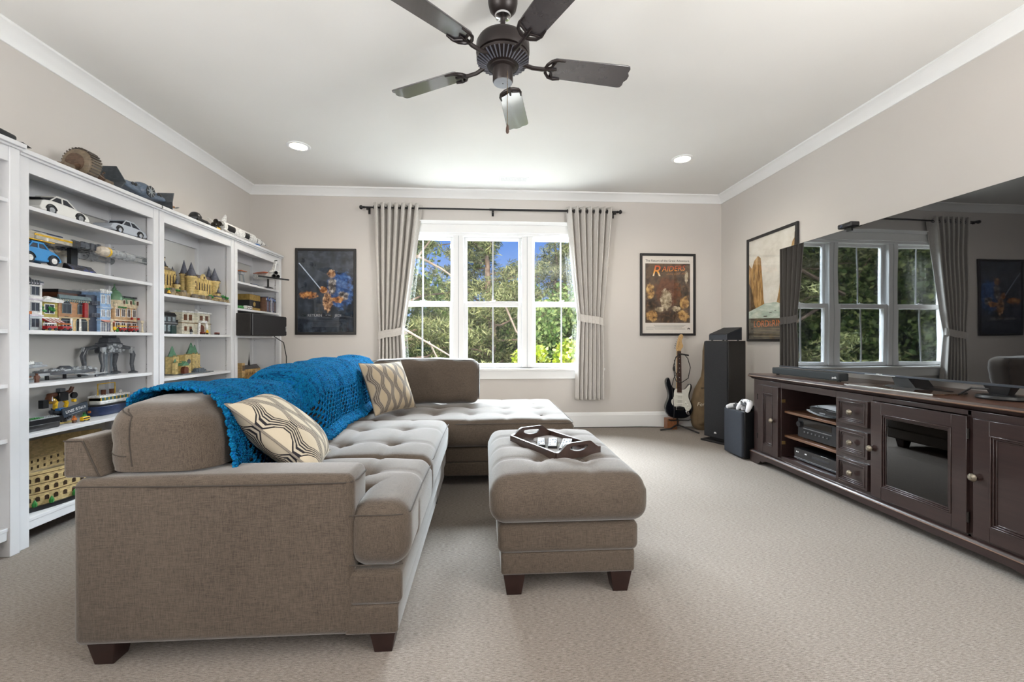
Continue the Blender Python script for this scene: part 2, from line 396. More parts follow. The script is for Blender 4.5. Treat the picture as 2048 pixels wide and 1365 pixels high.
def pine(x, y, h, r, label, tufts=420, seed=0):
    random.seed(seed); t = thing('pine_tree', label, 'tree', (x, y, GZ), group='trees outside the window')
    m = MB(); limb(m, (0, 0, 0), (random.uniform(-.3, .3), 0, h), .17, .03, .10, 8); m.build('trunk', BARK, t)
    cs = []; nb = int(h*5)
    for i in range(nb):
        z = h*(.22+.76*i/nb); L = r*(1.05-.82*(i/nb))*random.uniform(.6, 1.1); a = random.uniform(0, 2*PI)
        e = Vector((L*math.cos(a), L*math.sin(a), z+L*random.uniform(.0, .35)))
        mm = MB(); pts = limb(mm, (0, 0, z), e, .035*(1.2-i/nb)+.008, .008, .10, 5); mm.build('branch', BARK, t)
        for p in pts[1:]:
            for q in range(3):
                cs.append(blob(int(tufts/8), (p.x+random.uniform(-.3, .3), p.y+random.uniform(-.3, .3), p.z+random.uniform(-.12, .22)), (.24, .24, .15)))
    foliage('foliage', np.concatenate(cs), .085, PINE, t, True); return t
def leafy(x, y, z0, h, r, label, n, mat, size, lobes=16, seed=0, name='leafy_tree', cat='tree', group='trees outside the window'):
    random.seed(seed); t = thing(name, label, cat, (x, y, GZ), group=group); b0 = z0-GZ
    if h+b0 > 2.0:
        m = MB(); limb(m, (0, 0, 0), (0, 0, b0+h*.75), .11, .03, .08, 7); m.build('trunk', BARK, t)
    cs = []
    for i in range(lobes):
        a = random.uniform(0, 2*PI); q = random.uniform(.15, 1)**.6*r; z = b0+h*random.uniform(.12, .9); k = 1-.55*abs((z-b0)/h-.45)
        c = (q*k*math.cos(a), q*k*math.sin(a), z); cs.append(blob(n//lobes, c, (r*.42, r*.42, h*.20)))
        if h > 2.0:
            mm = MB(); limb(mm, (0, 0, max(.3, z-r*.5)), c, .03, .008, .08, 4); mm.build('branch', BARK, t)
    foliage('foliage', np.concatenate(cs), size, mat, t); return t
struct(bx('ground', M('lawn', S(96, 112, 58), .95, var=.25, vs=2), None, -45, 45, YB+.3, 70, GZ-.2, GZ, smooth=False))
big = pine(-2.2, 10.2, 9.8, 3.3, 'big pine with long bare branches seen through the left window panes', 420, 3)
PALEB = M('pale_dry_bark', S(100, 84, 72), .9, var=.2, vs=12)
for pts, r0 in (([(-.8, -1.6, 5.2), (.35, -1.7, 5.75), (.9, -1.7, 5.86), (1.35, -1.7, 5.62), (1.75, -1.6, 5.35)], .045), ([(-.3, -1.5, 4.9), (.6, -1.7, 4.45), (1.3, -1.8, 4.05), (1.8, -1.8, 3.75)], .035), ([(.9, -1.7, 5.86), (1.2, -1.75, 6.25), (1.25, -1.8, 6.6)], .022), ([(2.6, -1.2, 5.0), (2.85, -1.3, 4.4), (3.3, -1.4, 3.8), (3.6, -1.4, 3.4)], .025), ([(1.1, -1.7, 4.2), (1.5, -1.7, 3.4), (1.6, -1.7, 2.9)], .02)):
    MB().tube([p for p in pts], [r0*(1-.7*i/(len(pts)-1)) for i in range(len(pts))], 7).build('bare_branch', PALEB, big)
pine(.1, 11.6, 8.6, 2.8, 'pine crown with drooping needles behind the middle window panes', 420, 5)
pine(2.6, 15.0, 7.8, 2.3, 'slender upright pine behind the right upper window pane', 300, 8)
pine(4.6, 16.5, 8.4, 2.4, 'far slim pine at the right edge of the window view', 300, 11)
leafy(2.35, 10.6, -1.2, 3.5, 1.35, 'pale green leafy tree filling the right lower window pane', 15000, DECI, .055, 24, 4)
leafy(.95, 13.2, -1.4, 4.2, 1.5, 'leafy tree between the pines behind the middle lower pane', 13000, DECI, .062, 22, 9)
leafy(1.25, 7.6, -.45, 1.35, .80, 'bright yellow green shrub outside below the middle lower pane', 5000, SHRUB, .045, 14, 2, 'garden_shrub', 'shrub', 'yellow green shrubs under the window')
leafy(2.05, 7.7, -.40, 1.42, .85, 'bright yellow green shrub outside below the right lower pane', 5000, SHRUB, .045, 14, 6, 'garden_shrub', 'shrub', 'yellow green shrubs under the window')
for i, (x, y, h, r) in enumerate([(-5.6, 11.0, 7.6, 2.3), (-8.4, 12.5, 8.5, 2.6), (-4.4, 14.5, 8.6, 2.4), (-7.0, 9.0, 7.2, 2.1), (-10.8, 14.5, 9.5, 3.0)]):
    leafy(x, y, GZ+.6, h, r, ['dense green broadleaf tree reflected in the television, nearest the window', 'dense green broadleaf tree reflected in the television, far left', 'tall broadleaf tree standing behind the big left pine', 'dark green broadleaf tree close to the house on the left', 'widest broadleaf tree at the far left of the garden'][i], 24000, DECI, .075, 34, 20+i)
for i, (x, y, h, r) in enumerate([(-1.0, 18.5, 6.2, 3.4), (3.6, 20, 5.6, 3.2), (8.0, 21, 6.2, 3.6)]):
    leafy(x, y, GZ+.4, h, r, ['distant wide tree closing the view behind the left panes', 'distant wide tree closing the view behind the middle panes', 'distant wide tree closing the view behind the right panes'][i], 15000, DECI, .11, 28, 40+i)
# ================================================================ sectional sofa
FAB = weave('taupe_sofa_fabric', S(57, 48, 41), S(101, 90, 79), 1.7, sheen=.45)
SEAM = M('seam_thread', S(58, 51, 45), .9)
LEGW = M('espresso_leg_wood', S(40, 24, 21), .4, var=.2, vs=30)
def sstep(a, b, x):
    t = min(1, max(0, (x-a)/(b-a))); return t*t*(3-2*t)
def tufted(x0, x1, y0, y1, z0, z1, r, tx, ty, depth=.042, puff=.026, step=.022):
    zm = z1-r*.9
    def fn(p):
        w_ = sstep(zm, z1, p.z)
        if w_ <= 0:
            # soft outward belly on the sides
            k = math.sin(PI*min(1, max(0, (p.z-z0)/(z1-z0))))*.006
            cx, cy = (x0+x1)/2, (y0+y1)/2
            return (p.x+k*(1 if p.x > cx else -1)*(abs(p.x-cx) > (x1-x0)/2-r), p.y+k*(1 if p.y > cy else -1)*(abs(p.y-cy) > (y1-y0)/2-r), p.z)
        u = 2*(p.x-x0)/(x1-x0)-1; v = 2*(p.y-y0)/(y1-y0)-1
        d = puff*(1-u**4)*(1-v**4)
        for a in tx:
            d -= .007*math.exp(-((p.x-a)/.016)**2)
            for c in ty: d -= depth*math.exp(-(math.hypot(p.x-a, p.y-c)/.050)**1.15)
        for c in ty: d -= .007*math.exp(-((p.y-c)/.016)**2)
        d += .0035*math.sin(9*p.x+4*p.y)*math.sin(7*p.y-3*p.x)
        return (p.x, p.y, p.z+d*w_)
    return MB().rbox(x0, x1, y0, y1, z0, z1, r, step, fn, 4)
def buttons(par, tx, ty, z):
    for a in tx:
        for c in ty: MB().ball((a, c, z), (.012, .012, .005), 10, 5).build('button', FAB, par)
SO = thing('sectional_sofa', 'L-shaped taupe fabric sectional sofa with tufted seats and chaise end', 'sofa', (0, 0, 0))
def leg(par, x, y, h=.0795, w_=.085):
    MB().taper(x-w_/2, x+w_/2, y-w_/2, y+w_/2, 0, h, .68).build('leg', LEGW, par, bev=.002)
for x, y in ((-1.205, 1.47), (-.335, 1.47), (-1.2, 2.6), (-1.2, 3.9), (.52, 3.05), (.52, 3.88), (-.33, 2.75)): leg(SO, x, y)
MB().rbox(-1.27, -.42, 1.40, 1.565, .08, .598, .028, .06, lambda p: (p.x, p.y, p.z+(.006*math.sin((p.x+1.27)*3.7) if p.z > .5 else 0))).build('arm', FAB, SO)
MB().tube([(-1.262, 1.402, .577), (-1.0, 1.398, .574), (-.7, 1.397, .573), (-.45, 1.399, .574), (-.427, 1.41, .574), (-.417, 1.45, .572), (-.417, 1.54, .572)], .0028, 6).build('arm_piping', SEAM, SO)
MB().rbox(-.447, -.268, 1.405, 2.97, .172, .286, .022, .08).build('front_band', FAB, SO)
MB().rbox(-.452, -.280, 1.405, 2.98, .080, .176, .012, .08).build('lower_band', FAB, SO)
MB().rbox(-1.265, -.45, 1.566, 3.05, .085, .285, .02, .1).build('base', FAB, SO)
bfn = lambda p: (p.x+(-.05 if p.z > .65 and p.x > -1.25 else 0), p.y, p.z)
MB().prism([(-1.305, .10), (-1.195, .10), (-1.190, .585), (-1.235, .712), (-1.245, .722), (-1.298, .722), (-1.305, .712)], 1.567, 4.02, 'y').build('back_frame', FAB, SO, bev=.012, seg=3)
MB().prism([(-1.305, .60), (-1.190, .60), (-1.238, .712), (-1.248, .722), (-1.298, .722), (-1.305, .712)], 1.415, 1.566, 'y').build('back_frame_end', FAB, SO, bev=.010, seg=3)
st = MB(); st.tube([(-1.195, 1.413, .605), (-1.244, 1.413, .716), (-1.30, 1.413, .716)], .0022, 6); st.build('frame_stitching', SEAM, SO)
# seat cushions
c1 = tufted(-.93, -.245, 1.568, 2.008, .287, .485, .05, (-.72, -.47), (1.78,)); 
c1.rbox(-.446, -.243, 1.395, 1.80, .284, .503, .072, .03); o1 = c1.build('seat_cushion', FAB, SO); buttons(o1, (-.72, -.47), (1.78,), .474)
c2 = tufted(-.93, -.25, 2.014, 2.945, .287, .485, .05, (-.72, -.47), (2.26, 2.62)); o2 = c2.build('seat_cushion', FAB, SO); buttons(o2, (-.72, -.47), (2.26, 2.62), .474)
for y0, y1, o in ((1.40, 2.0, o1), (2.02, 2.94, o2)):
    MB().tube([(-.2475, y0+.04, .462)] + [(-.2445-.003*math.sin(PI*i/8), y0+.05+(y1-y0-.1)*i/8, .463) for i in range(9)] + [(-.2475, y1-.04, .462)], .0022, 6).build('seam', SEAM, o)
MB().tube([(-.43, 1.395, .470), (-.30, 1.393, .470), (-.262, 1.40, .470)], .002, 6).build('seam', SEAM, o1)
MB().tube([(-.43, 1.395, .312), (-.30, 1.393, .312), (-.262, 1.40, .312)], .002, 6).build('seam', SEAM, o1)
# chaise
MB().rbox(-1.265, .592, 3.0, 3.99, .172, .286, .022, .1).build('front_band', FAB, SO)
MB().rbox(-1.26, .585, 3.005, 3.985, .080, .176, .012, .1).build('lower_band', FAB, SO)
tx = (-.62, -.36, -.10, .16, .42); ty = (3.20, 3.47, 3.74)
c3 = tufted(-1.18, .62, 2.955, 4.01, .287, .475, .05, tx, ty, .034, .022, .026); o3 = c3.build('chaise_cushion', FAB, SO); buttons(o3, tx, ty, .466)
MB().tube([(-.2, 2.952, .452)] + [(-.2+.79*i/6, 2.951, .452) for i in range(7)] + [(.612, 2.975, .452), (.619, 3.02, .452), (.621, 3.5, .452), (.619, 3.95, .452)], .0022, 6).build('seam', SEAM, o3)
# loose back cushions, plump with gathered ends
def plump(x0, x1, y0, y1, z0, z1, r, axis, rest=None, seed=0, lean=.0, near=.13):
    ph = seed*1.7
    def fn(p):
        L = (p.y-y0)/(y1-y0) if axis == 'y' else (p.x-x0)/(x1-x0)
        u = 2*L-1; g = 1-abs(u)**3*(near if u < 0 else .13); k = (p.z-z0)/(z1-z0)
        cx, cy, cz = (x0+x1)/2, (y0+y1)/2, (z0+z1)/2
        q = Vector(p)
        if axis == 'y': q.x = cx+(p.x-cx)*g*(1.0+.10*math.sin(PI*k))
        else: q.y = cy+(p.y-cy)*g*(1.0+.10*math.sin(PI*k))
        wr = .004*math.sin(26*k+ph+3*u)*abs(u)**4 + .003*math.sin(11*u+5*k+ph)
        q.z += wr + (.012*(1-u*u) if k > .5 else 0)
        if axis == 'y': q.x += wr; q.x -= lean*(k-.5)
        else: q.y += wr; q.y += lean*(k-.5)
        if rest and rest(p): q.z = max(q.z, rest(p))
        return q
    return MB().rbox(x0, x1, y0, y1, z0, z1, r, .025, fn, 6)
bc = plump(-1.205, -.895, 1.43, 2.10, .505, .822, .085, 'y', lambda p: .612 if p.y < 1.575 else None, 1, .03, .02).build('back_cushion', FAB, SO)
from mathutils.bvhtree import BVHTree
bv = BVHTree.FromPolygons([v.co for v in bc.data.vertices], [tuple(p.vertices) for p in bc.data.polygons])
def snap(pts, k=6):
    out = []
    for a, c in zip(pts[:-1], pts[1:]):
        for i in range(k): out.append(bv.find_nearest(Vector(a).lerp(Vector(c), i/k))[0])
    return out
sm = MB(); sm.tube(snap([(-1.16, 1.44, .84), (-1.12, 1.42, .80), (-1.12, 1.42, .70), (-1.11, 1.42, .615)]), .0024, 6); sm.tube(snap([(-1.22, 1.60, .81), (-1.19, 1.45, .83), (-1.12, 1.42, .80)]), .0022, 6); sm.tube(snap([(-1.22, 1.5, .67), (-1.18, 1.43, .665), (-1.12, 1.42, .66)]), .002, 6); sm.build('seam', SEAM, bc)
plump(-1.20, -.915, 2.30, 2.93, .505, .84, .10, 'y', None, 2, .03).build('back_cushion', FAB, SO)
plump(-1.20, -.915, 2.95, 3.62, .505, .845, .10, 'y', None, 3, .03).build('back_cushion', FAB, SO)
bk = plump(-.96, -.045, 3.60, 3.83, .495, .862, .085, 'x', None, 4, .06).build('back_cushion', FAB, SO)
z_ = MB(); z_.tube([(-.052, 3.63+.008*math.sin(i*2.1), .53+.3*i/14) for i in range(15)], .003, 6); z_.tube([(-.95+.9*i/12, 3.665+.004*math.sin(i*1.7), .868-.003*abs(i-6)) for i in range(13)], .0026, 6); z_.build('seam', SEAM, bk)

# ================================================================ ottoman
OT = thing('ottoman', 'rectangular taupe fabric ottoman with tufted top and dark block legs', 'ottoman', (.335, 2.125, 0))
for x in (-.218, .218):
    for y in (-.365, .365): leg(OT, x, y, .0895, .088)
MB().rbox(-.272, .272, -.42, .42, .090, .182, .014, .08).build('lower_band', FAB, OT)
MB().rbox(-.285, .285, -.432, .432, .178, .300, .030, .06).build('upper_band', FAB, OT)
ct = tufted(-.312, .312, -.465, .465, .300, .490, .062, (-.10, .10), (-.22, .0, .22),   .034, .026, .02); oo = ct.build('top_cushion', FAB, OT); buttons(oo, (-.10, .10), (-.22, .22), .484)
def rrect(x0, x1, y0, y1, r, z, n=6):
    out = []
    for cx, cy, a0 in ((x1-r, y0+r, -PI/2), (x1-r, y1-r, 0), (x0+r, y1-r, PI/2), (x0+r, y0+r, PI)):
        out += [(cx+r*math.cos(a0+PI/2*i/n), cy+r*math.sin(a0+PI/2*i/n), z) for i in range(n+1)]
    return out
for z, e in ((.430, .0), (.335, .007)): MB().tube(rrect(-.313+e, .313-e, -.466+e, .466-e, .062, z), .0017, 6, True).build('seam', SEAM, oo)

# ================================================================ throw pillows
def chainmat(name, cream, mid, dark, k, nl, fill=.15):
    t = NT(name); v = t.sep(t.coord('Object')); 
    x = t.math('ADD', t.math('MULTIPLY', v[0], k), 20.35); y = t.math('ADD', t.math('MULTIPLY', v[1], k*.70), 20.1)
    u = t.math('PINGPONG', x, 1.0); pv = t.math('PINGPONG', y, 1.0)
    tri = t.math('MULTIPLY', t.math('SUBTRACT', pv, .5), 3.2)
    tri = t.math('MINIMUM', t.math('MAXIMUM', tri, -1.0), 1.0)
    d = t.math('SUBTRACT', u, t.math('ADD', .5, t.math('MULTIPLY', tri, .21)))
    inb = t.math('LESS_THAN', t.math('ABSOLUTE', d), .29)
    ln = t.math('LESS_THAN', t.math('FRACT', t.math('ADD', t.math('MULTIPLY', d, nl), .25)), .48)
    sol = t.math('LESS_THAN', t.math('ABSOLUTE', t.math('SUBTRACT', d, .05)), .045)
    linen = t.noise(t.coord('Object', (600, 600, 600)), 1, 2)
    c0 = t.mix(t.math('MULTIPLY', linen, .35), cream, tuple(q*.72 for q in cream))
    c1 = t.mix(ln, t.mix(fill, c0, mid), dark)
    t.bump(linen, .2, .002)
    return t.done(t.mix(inb, c0, c1), .9, spec=.15)
PP1 = chainmat('cream_pillow_chain_print', S(186, 174, 154), S(150, 142, 132), S(40, 38, 42), 17.5, 7.5, .30)
PP2 = chainmat('tan_pillow_chain_print', S(172, 156, 132), S(128, 122, 116), S(88, 80, 72), 17.0, 6.0, .75)
def pillow(name, label, mat, BL, BR, TL, thick, grp):
    BL, BR, TL = Vector(BL), Vector(BR), Vector(TL); ux = (BR-BL); uy = (TL-BL); wd, ht = ux.length, uy.length
    ux = ux/wd; uz = ux.cross(uy).normalized(); uy = uz.cross(ux)
    c = BL + ux*wd/2 + uy*ht/2
    t = thing(name, label, 'pillow', (0, 0, 0), group=grp)
    t.matrix_world = Matrix(((ux.x, uy.x, uz.x, c.x), (ux.y, uy.y, uz.y, c.y), (ux.z, uy.z, uz.z, c.z), (0, 0, 0, 1)))
    N = 26; m = MB()
    def surf(sg):
        def fn(a, b_):
            u, v = 2*a-1, 2*b_-1
            e = .075; x = u*wd/2*(1-e*(1-v*v)*abs(u)); y = v*ht/2*(1-e*(1-u*u)*abs(v))
            z = thick*max(0, (1-u**4)*(1-v**4))**.62*(1-.18*(u*u+v*v)) + .004*math.sin(7*u+3*v)*(1-u*u)*(1-v*v)
            return (x, y, sg*z)
        return fn
    m.grid(surf(1), N, N); i0 = len(m.v); f0 = len(m.f); m.grid(surf(-1), N, N); m.f[f0:] = [tuple(reversed(q)) for q in m.f[f0:]]
    m.build('cover', mat, t, ang=80)
    ring = [surf(1)(a, 0) for a in np.linspace(0, 1, 14)] + [surf(1)(1, a) for a in np.linspace(0, 1, 14)][1:] + [surf(1)(1-a, 1) for a in np.linspace(0, 1, 14)][1:] + [surf(1)(0, 1-a) for a in np.linspace(0, 1, 14)][1:-1]
    MB().tube(ring, .004, 6, True).build('edge_seam', M('pillow_seam', S(120, 112, 102), .9), t); return t
G_ = 'printed throw pillows on the sofa'
pillow('throw_pillow', 'cream throw pillow with bold black chain print leaning by the sofa arm', PP1, (-.60, 1.60, .535), (-.70, 2.00, .525), (-.905, 1.62, .80), .085, G_)
pillow('throw_pillow', 'smaller tan throw pillow with brown chain print in the sofa corner', PP2, (-.745, 2.975, .51), (-.525, 3.335, .51), (-.875, 3.065, .865), .075, G_)

# ================================================================ knitted blanket
def knit():
    t = NT('teal_knit_wool'); a = t.noise(t.coord('Object', (70, 120, 70)), 1, 2, .6); b_ = t.noise(t.coord('Object', (10, 30, 10)), 1, 2); w_ = t.noise(t.coord('Object', (190, 210, 190)), 1, 1)
    h = t.math('ADD', t.math('MULTIPLY', a, .6), t.math('MULTIPLY', b_, .4)); t.bump(t.math('ADD', w_, a), 1.0, .010)
    m = t.done(t.ramp(h, [(.32, S(2, 32, 66)), (.43, S(4, 74, 122)), (.52, S(8, 106, 146)), (.62, S(8, 90, 164)), (.75, S(34, 138, 176))]), .95, spec=.1); return m
def blanket():
    NU, NV = 300, 96       # u along the sofa, v from behind the cushions down to the seat
    path = [(-1.225, .800), (-1.215, .850), (-1.185, .875), (-1.10, .884), (-1.01, .880), (-.935, .862), (-.882, .800), (-.858, .72), (-.842, .64), (-.830, .57), (-.795, .528)]
    cum = [0]
    for i in range(1, len(path)): cum.append(cum[-1]+math.hypot(path[i][0]-path[i-1][0], path[i][1]-path[i-1][1]))
    def prof(t):
        s_ = t*cum[-1]
        for i in range(1, len(path)):
            if s_ <= cum[i]+1e-9:
                k = (s_-cum[i-1])/(cum[i]-cum[i-1]); return (path[i-1][0]+(path[i][0]-path[i-1][0])*k, path[i-1][1]+(path[i][1]-path[i-1][1])*k)
        return path[-1]
    def fn(a, b_):
        x, z = prof(b_); y = 1.56+.02*math.sin(b_*5)-.05*b_ + a*(2.06-.10*(1-b_)+.03*math.sin(b_*9))
        hi = sstep(.55, .80, z)
        z -= .070*hi*math.exp(-((y-2.20)/.085)**2); x -= .055*(1-b_ if b_ < .5 else b_)*math.exp(-((y-2.20)/.075)**2)*(1 if b_ > .45 else 0)
        z += hi*(.010*math.sin(9*y)+.008*math.sin(23*y+b_*4)); x += .008*math.sin(13*y+2)*(1-hi)+.004*math.sin(31*y)
        knit_ = .0028*math.cos(2*PI*a*150)*math.cos(2*PI*b_*48)
        z -= .031*(1-sstep(2.15, 2.5, y))
        x += knit_; z += knit_+.006
        if b_ > .97: z += .003*math.sin(a*400)
        return (x, y, z)
    def skip(i, j):
        if 66 <= j <= 87:
            r_ = (j-66)//3
            return (j-66) % 3 != 2 and ((i + (r_ % 2)*3) % 6) < 3 and i > 14
        return False
    o = MB().grid(fn, NU, NV, skip).build('knitted_blanket', knit(), None, ang=180)
    sd = o.modifiers.new('thick', 'SOLIDIFY'); sd.thickness = .006; sd.offset = 0
    fr = MB()
    for i in range(170):
        a = i/169; p = fn(a, 1.0); fr.ball((p[0]+.002, p[1], p[2]+.002), (.006, .0055, .006), 6, 4)
    for i in range(70):
        b_ = i/69; p = fn(0, b_); fr.ball((p[0], p[1]-.004, p[2]), (.0085, .012, .0085), 6, 4)
    f_ = fr.build('crochet_edge', o.data.materials[0], o); f_['kind'] = 'stuff'
    tag(o, 'teal blue knitted blanket draped over the sofa back cushions', 'blanket')
blanket()

# ================================================================ serving tray with remote controls
TR = thing('serving_tray', 'dark wooden serving tray with cut-out handles on the ottoman', 'tray', (.335, 2.105, .498), math.atan2(-.346, .169))
DW = M('dark_tray_wood', S(52, 36, 30), .3, var=.25, vs=30, coat=.4); PALE = M('tray_worn_rim', S(196, 186, 178), .5)
L2, W2 = .200, .125
MB().box(-L2, L2, -W2, W2, 0, .008).build('base', M('tray_bottom', S(60, 48, 44), .12, var=.1, coat=.6), TR, bev=.001)
for s_ in (-1, 1):
    MB().box(-L2, L2, s_*W2-.006, s_*W2+.006, 0, .036).build('side_rail', DW, TR, bev=.002)
    e = MB(); N = 24; out = []; 
    for i in range(N+1):
        y = -W2+2*W2*i/N; q = abs(y)/W2; out.append((y, .036+.034*sstep(.95, .45, q)))
    hole = [(.052*math.cos(a), .046+.0105*math.sin(a)-.006*(1-(math.cos(a))**2)+.004) for a in np.linspace(0, 2*PI, 20, endpoint=False)]
    # end board with a hand hole: strips above, below and beside the hole
    def top(y): return .036+.034*sstep(.95, .45, abs(y)/W2)
    ys = np.linspace(-W2, W2, 41)
    for a, c in zip(ys[:-1], ys[1:]):
        m_ = (a+c)/2
        if abs(m_) < .052:
            hh = .0125*math.sqrt(max(0, 1-(m_/.052)**2)); zc = .043+.006*(1-(m_/.05)**2)*-1+.006
            for z0, z1a, z1b in ((0, zc-hh, zc-hh), (zc+hh, top(a), top(c))):
                vs = [(s_*L2-.007, a, z0), (s_*L2+.007, a, z0), (s_*L2+.007, c, z0), (s_*L2-.007, c, z0), (s_*L2-.007, a, z1a), (s_*L2+.007, a, z1a), (s_*L2+.007, c, z1b), (s_*L2-.007, c, z1b)]
                e.add(vs, [(0,3,2,1),(4,5,6,7),(0,1,5,4),(1,2,6,5),(2,3,7,6),(3,0,4,7)])
        else:
            vs = [(s_*L2-.007, a, 0), (s_*L2+.007, a, 0), (s_*L2+.007, c, 0), (s_*L2-.007, c, 0), (s_*L2-.007, a, top(a)), (s_*L2+.007, a, top(a)), (s_*L2+.007, c, top(c)), (s_*L2-.007, c, top(c))]
            e.add(vs, [(0,3,2,1),(4,5,6,7),(0,1,5,4),(1,2,6,5),(2,3,7,6),(3,0,4,7)])
    e.build('handle_end', DW, TR)
def remote(label, loc, rz, L, W_, H_, col, face, grp='remote controls in the tray', rows=9, tilt=0):
    t = thing('remote_control', label, 'remote control', loc, rz, grp); t.rotation_euler = (0, tilt, rz)
    MB().rbox(-L/2, L/2, -W_/2, W_/2, 0, H_, .006, .05).build('body', col, t)
    if face: MB().box(-L/2+.006, L/2-.006, -W_/2+.004, W_/2-.004, H_, H_+.001).build('face', face, t)
    k = MB(); p = MB()
    for i in range(rows):
        for j in (-1, 0, 1):
            (k if (i+j) % 4 else p).box(-L/2+.016+i*(L-.03)/rows, -L/2+.016+i*(L-.03)/rows+.009, j*W_*.27-.0045, j*W_*.27+.0045, H_+.001, H_+.0035)
    k.build('buttons', M('remote_key_dark', S(40, 40, 46), .5), t); p.build('buttons', M('remote_key_pale', S(210, 210, 215), .5), t)
tr = TR.rotation_euler[2]
remote('black remote with white button plate, foremost in the serving tray', (.395, 2.075, .508), tr+.95+PI/2-.1, .20, .052, .018, BLACK, M('remote_face_white', S(225, 226, 230), .4), rows=11)
remote('silver grey remote lying between two others in the serving tray', (.335, 2.115, .508), tr+.95+PI/2, .17, .045, .016, BLACK, M('remote_face_grey', S(170, 173, 178), .35, .3))
remote('slim dark remote with pale end at the back of the serving tray', (.280, 2.135, .508), tr+.95+PI/2+.05, .15, .040, .015, BLACK, M('remote_face_pale', S(200, 202, 206), .4), rows=6)
# ================================================================ media cabinet (right wall): local x runs towards the camera, local y into the wall
def darkwood(name, c0, c1):
    t = NT(name); f = t.noise(t.coord('Object', (3, 60, 60)), 1, 4, .65); g = t.noise(t.coord('Object'), 5, 2)
    return t.done(t.ramp(t.math('ADD', t.math('MULTIPLY', f, .7), t.math('MULTIPLY', g, .3)), [(.3, c0), (.7, c1)]), .30, spec=.5, coat=.25)
CW = darkwood('espresso_cabinet_wood', S(36, 25, 24), S(52, 37, 35)); CWE = darkwood('worn_brown_edge', S(84, 58, 42), S(112, 80, 58)); CWI = darkwood('cabinet_inside', S(30, 22, 20), S(44, 31, 28))
PEWT = M('pewter_knob', S(150, 142, 128), .35, .9, var=.25, vs=80); HINGE = M('dark_hinge', S(38, 34, 32), .4, .6)
CB = thing('media_cabinet', 'long espresso wood media cabinet with drawers and a glass door under the television', 'cabinet', (2.27, 2.50, 0), -PI/2)
D = .52
b = MB(); b.box(-1.0, -.665, .0, D, .10, .70); b.box(-.15, .115, 0, D, .10, .70); b.box(.612, 1.0, 0, D, .10, .70)
b.box(-.665, -.15, 0, D, .10, .137); b.box(-.665, -.15, 0, D, .657, .70); b.box(.115, .63, 0, D, .10, .12); b.box(.115, .63, 0, D, .675, .70)
b.build('body', CW, CB, bev=.002)
bi = MB(); bi.box(-.665, -.15, D-.015, D-.005, .137, .657); bi.box(.115, .63, D-.015, D-.005, .12, .675); bi.build('back_panel', CWI, CB)
for z in (.302, .486): MB().box(-.664, -.151, .025, D-.02, z-.018, z).build('shelf', CWE, CB, bev=.002)
MB().box(.116, .629, .06, D-.02, .38, .398).build('shelf', CWI, CB)
tp = MB().prism([(D, .700), (.012, .700), (.004, .703), (-.004, .708), (-.012, .715), (-.020, .719), (-.030, .722), (-.034, .728), (-.032, .734), (-.026, .738), (-.024, .742), (D, .742)], -1.035, 1.035, 'x').build('top', CW, CB, bev=.0015)
MB().prism([(-.0345, .7245), (-.0365, .728), (-.0345, .7315)], -1.03, 1.03, 'x').build('worn_top_edge', CWE, tp)
MB().box(-1.034, 1.034, -.020, D-.01, .7421, .7432).build('top_board', darkwood('polished_top_wood', S(56, 36, 28), S(92, 60, 44)), tp)
base = MB(); prof = [(-1.022, 0), (-.93, 0), (-.905, .012), (-.885, .034), (-.86, .03), (-.835, .045), (-.79, .052), (.79, .052), (.835, .045), (.86, .03), (.885, .034), (.905, .012), (.93, 0), (1.022, 0), (1.022, .088), (-1.022, .088)]
base.prism(prof, -.022, .012, 'y'); base.box(-1.022, -.99, .01, D, 0, .088); base.box(.99, 1.022, .01, D, 0, .088); base.build('plinth', CW, CB, bev=.002)
MB().prism([(0.005, .086), (-.024, .086), (-.026, .091), (-.020, .096), (-.018, .100), (-.010, .106), (.005, .108)], -1.024, 1.024, 'x').build('base_moulding', CW, CB)
MB().prism([(-.0255, .0885), (-.0275, .091), (-.0245, .094)], -1.02, 1.02, 'x').build('worn_base_edge', CWE, CB)
def knob(par, x, z, y=-.018):
    m = MB(); m.lathe([(.0, .030), (.010, .029), (.017, .022), (.0185, .016), (.015, .011), (.008, .008), (.0065, 0)], 20, m=T(x, y, z) @ RX(PI/2)); m.lathe([(.0, .032), (.007, .031), (.009, .027)], 16, m=T(x, y, z) @ RX(PI/2))
    m.build('knob', PEWT, par)
def pdoor(x0, x1, z0, z1, fr, name='door', panel=CW, recess=.006):
    d = MB(); d.frame(x0, x1, z0, z1, fr, -.018, 0); d = d.build(name, CW, CB, bev=.002)
    m = MB(); i0, i1, j0, j1 = x0+fr, x1-fr, z0+fr, z1-fr
    for k, (o, y) in enumerate(((0, -.021), (.008, -.016), (.016, -.011))): m.frame(i0+o, i1-o, j0+o, j1-o, .007, y, .0)
    m.build('panel_moulding', CW, d, bev=.0015)
    MB().box(i0+.02, i1-.02, -.008, -.002, j0+.02, j1-.02).build('door_panel', panel, d, smooth=False); return d
dA = pdoor(-.922, -.680, .122, .662, .062); knob(dA, -.738, .396)
for z in (.24, .56): MB().cyl((-.928, -.016, z-.022), (-.928, -.016, z+.022), .005).build('hinge', HINGE, dA)
for z in (.24, .56): MB().box(-.668, -.660, .004, .03, z-.012, z+.012).build('hinge_plate', M('brass_hinge', S(170, 140, 90), .4, .8), CB)
for z0, z1 in ((.505, .662), (.318, .475), (.131, .288)):
    d = pdoor(-.128, .098, z0, z1, .016, 'drawer'); knob(d, -.010, (z0+z1)/2)
GD = clear_glass('smoked_door_glass', (.10, .11, .13), 1.6, 1.5)
dG = pdoor(.120, .622, .122, .672, .066, 'glass_door', GD); knob(dG, .128, .396)
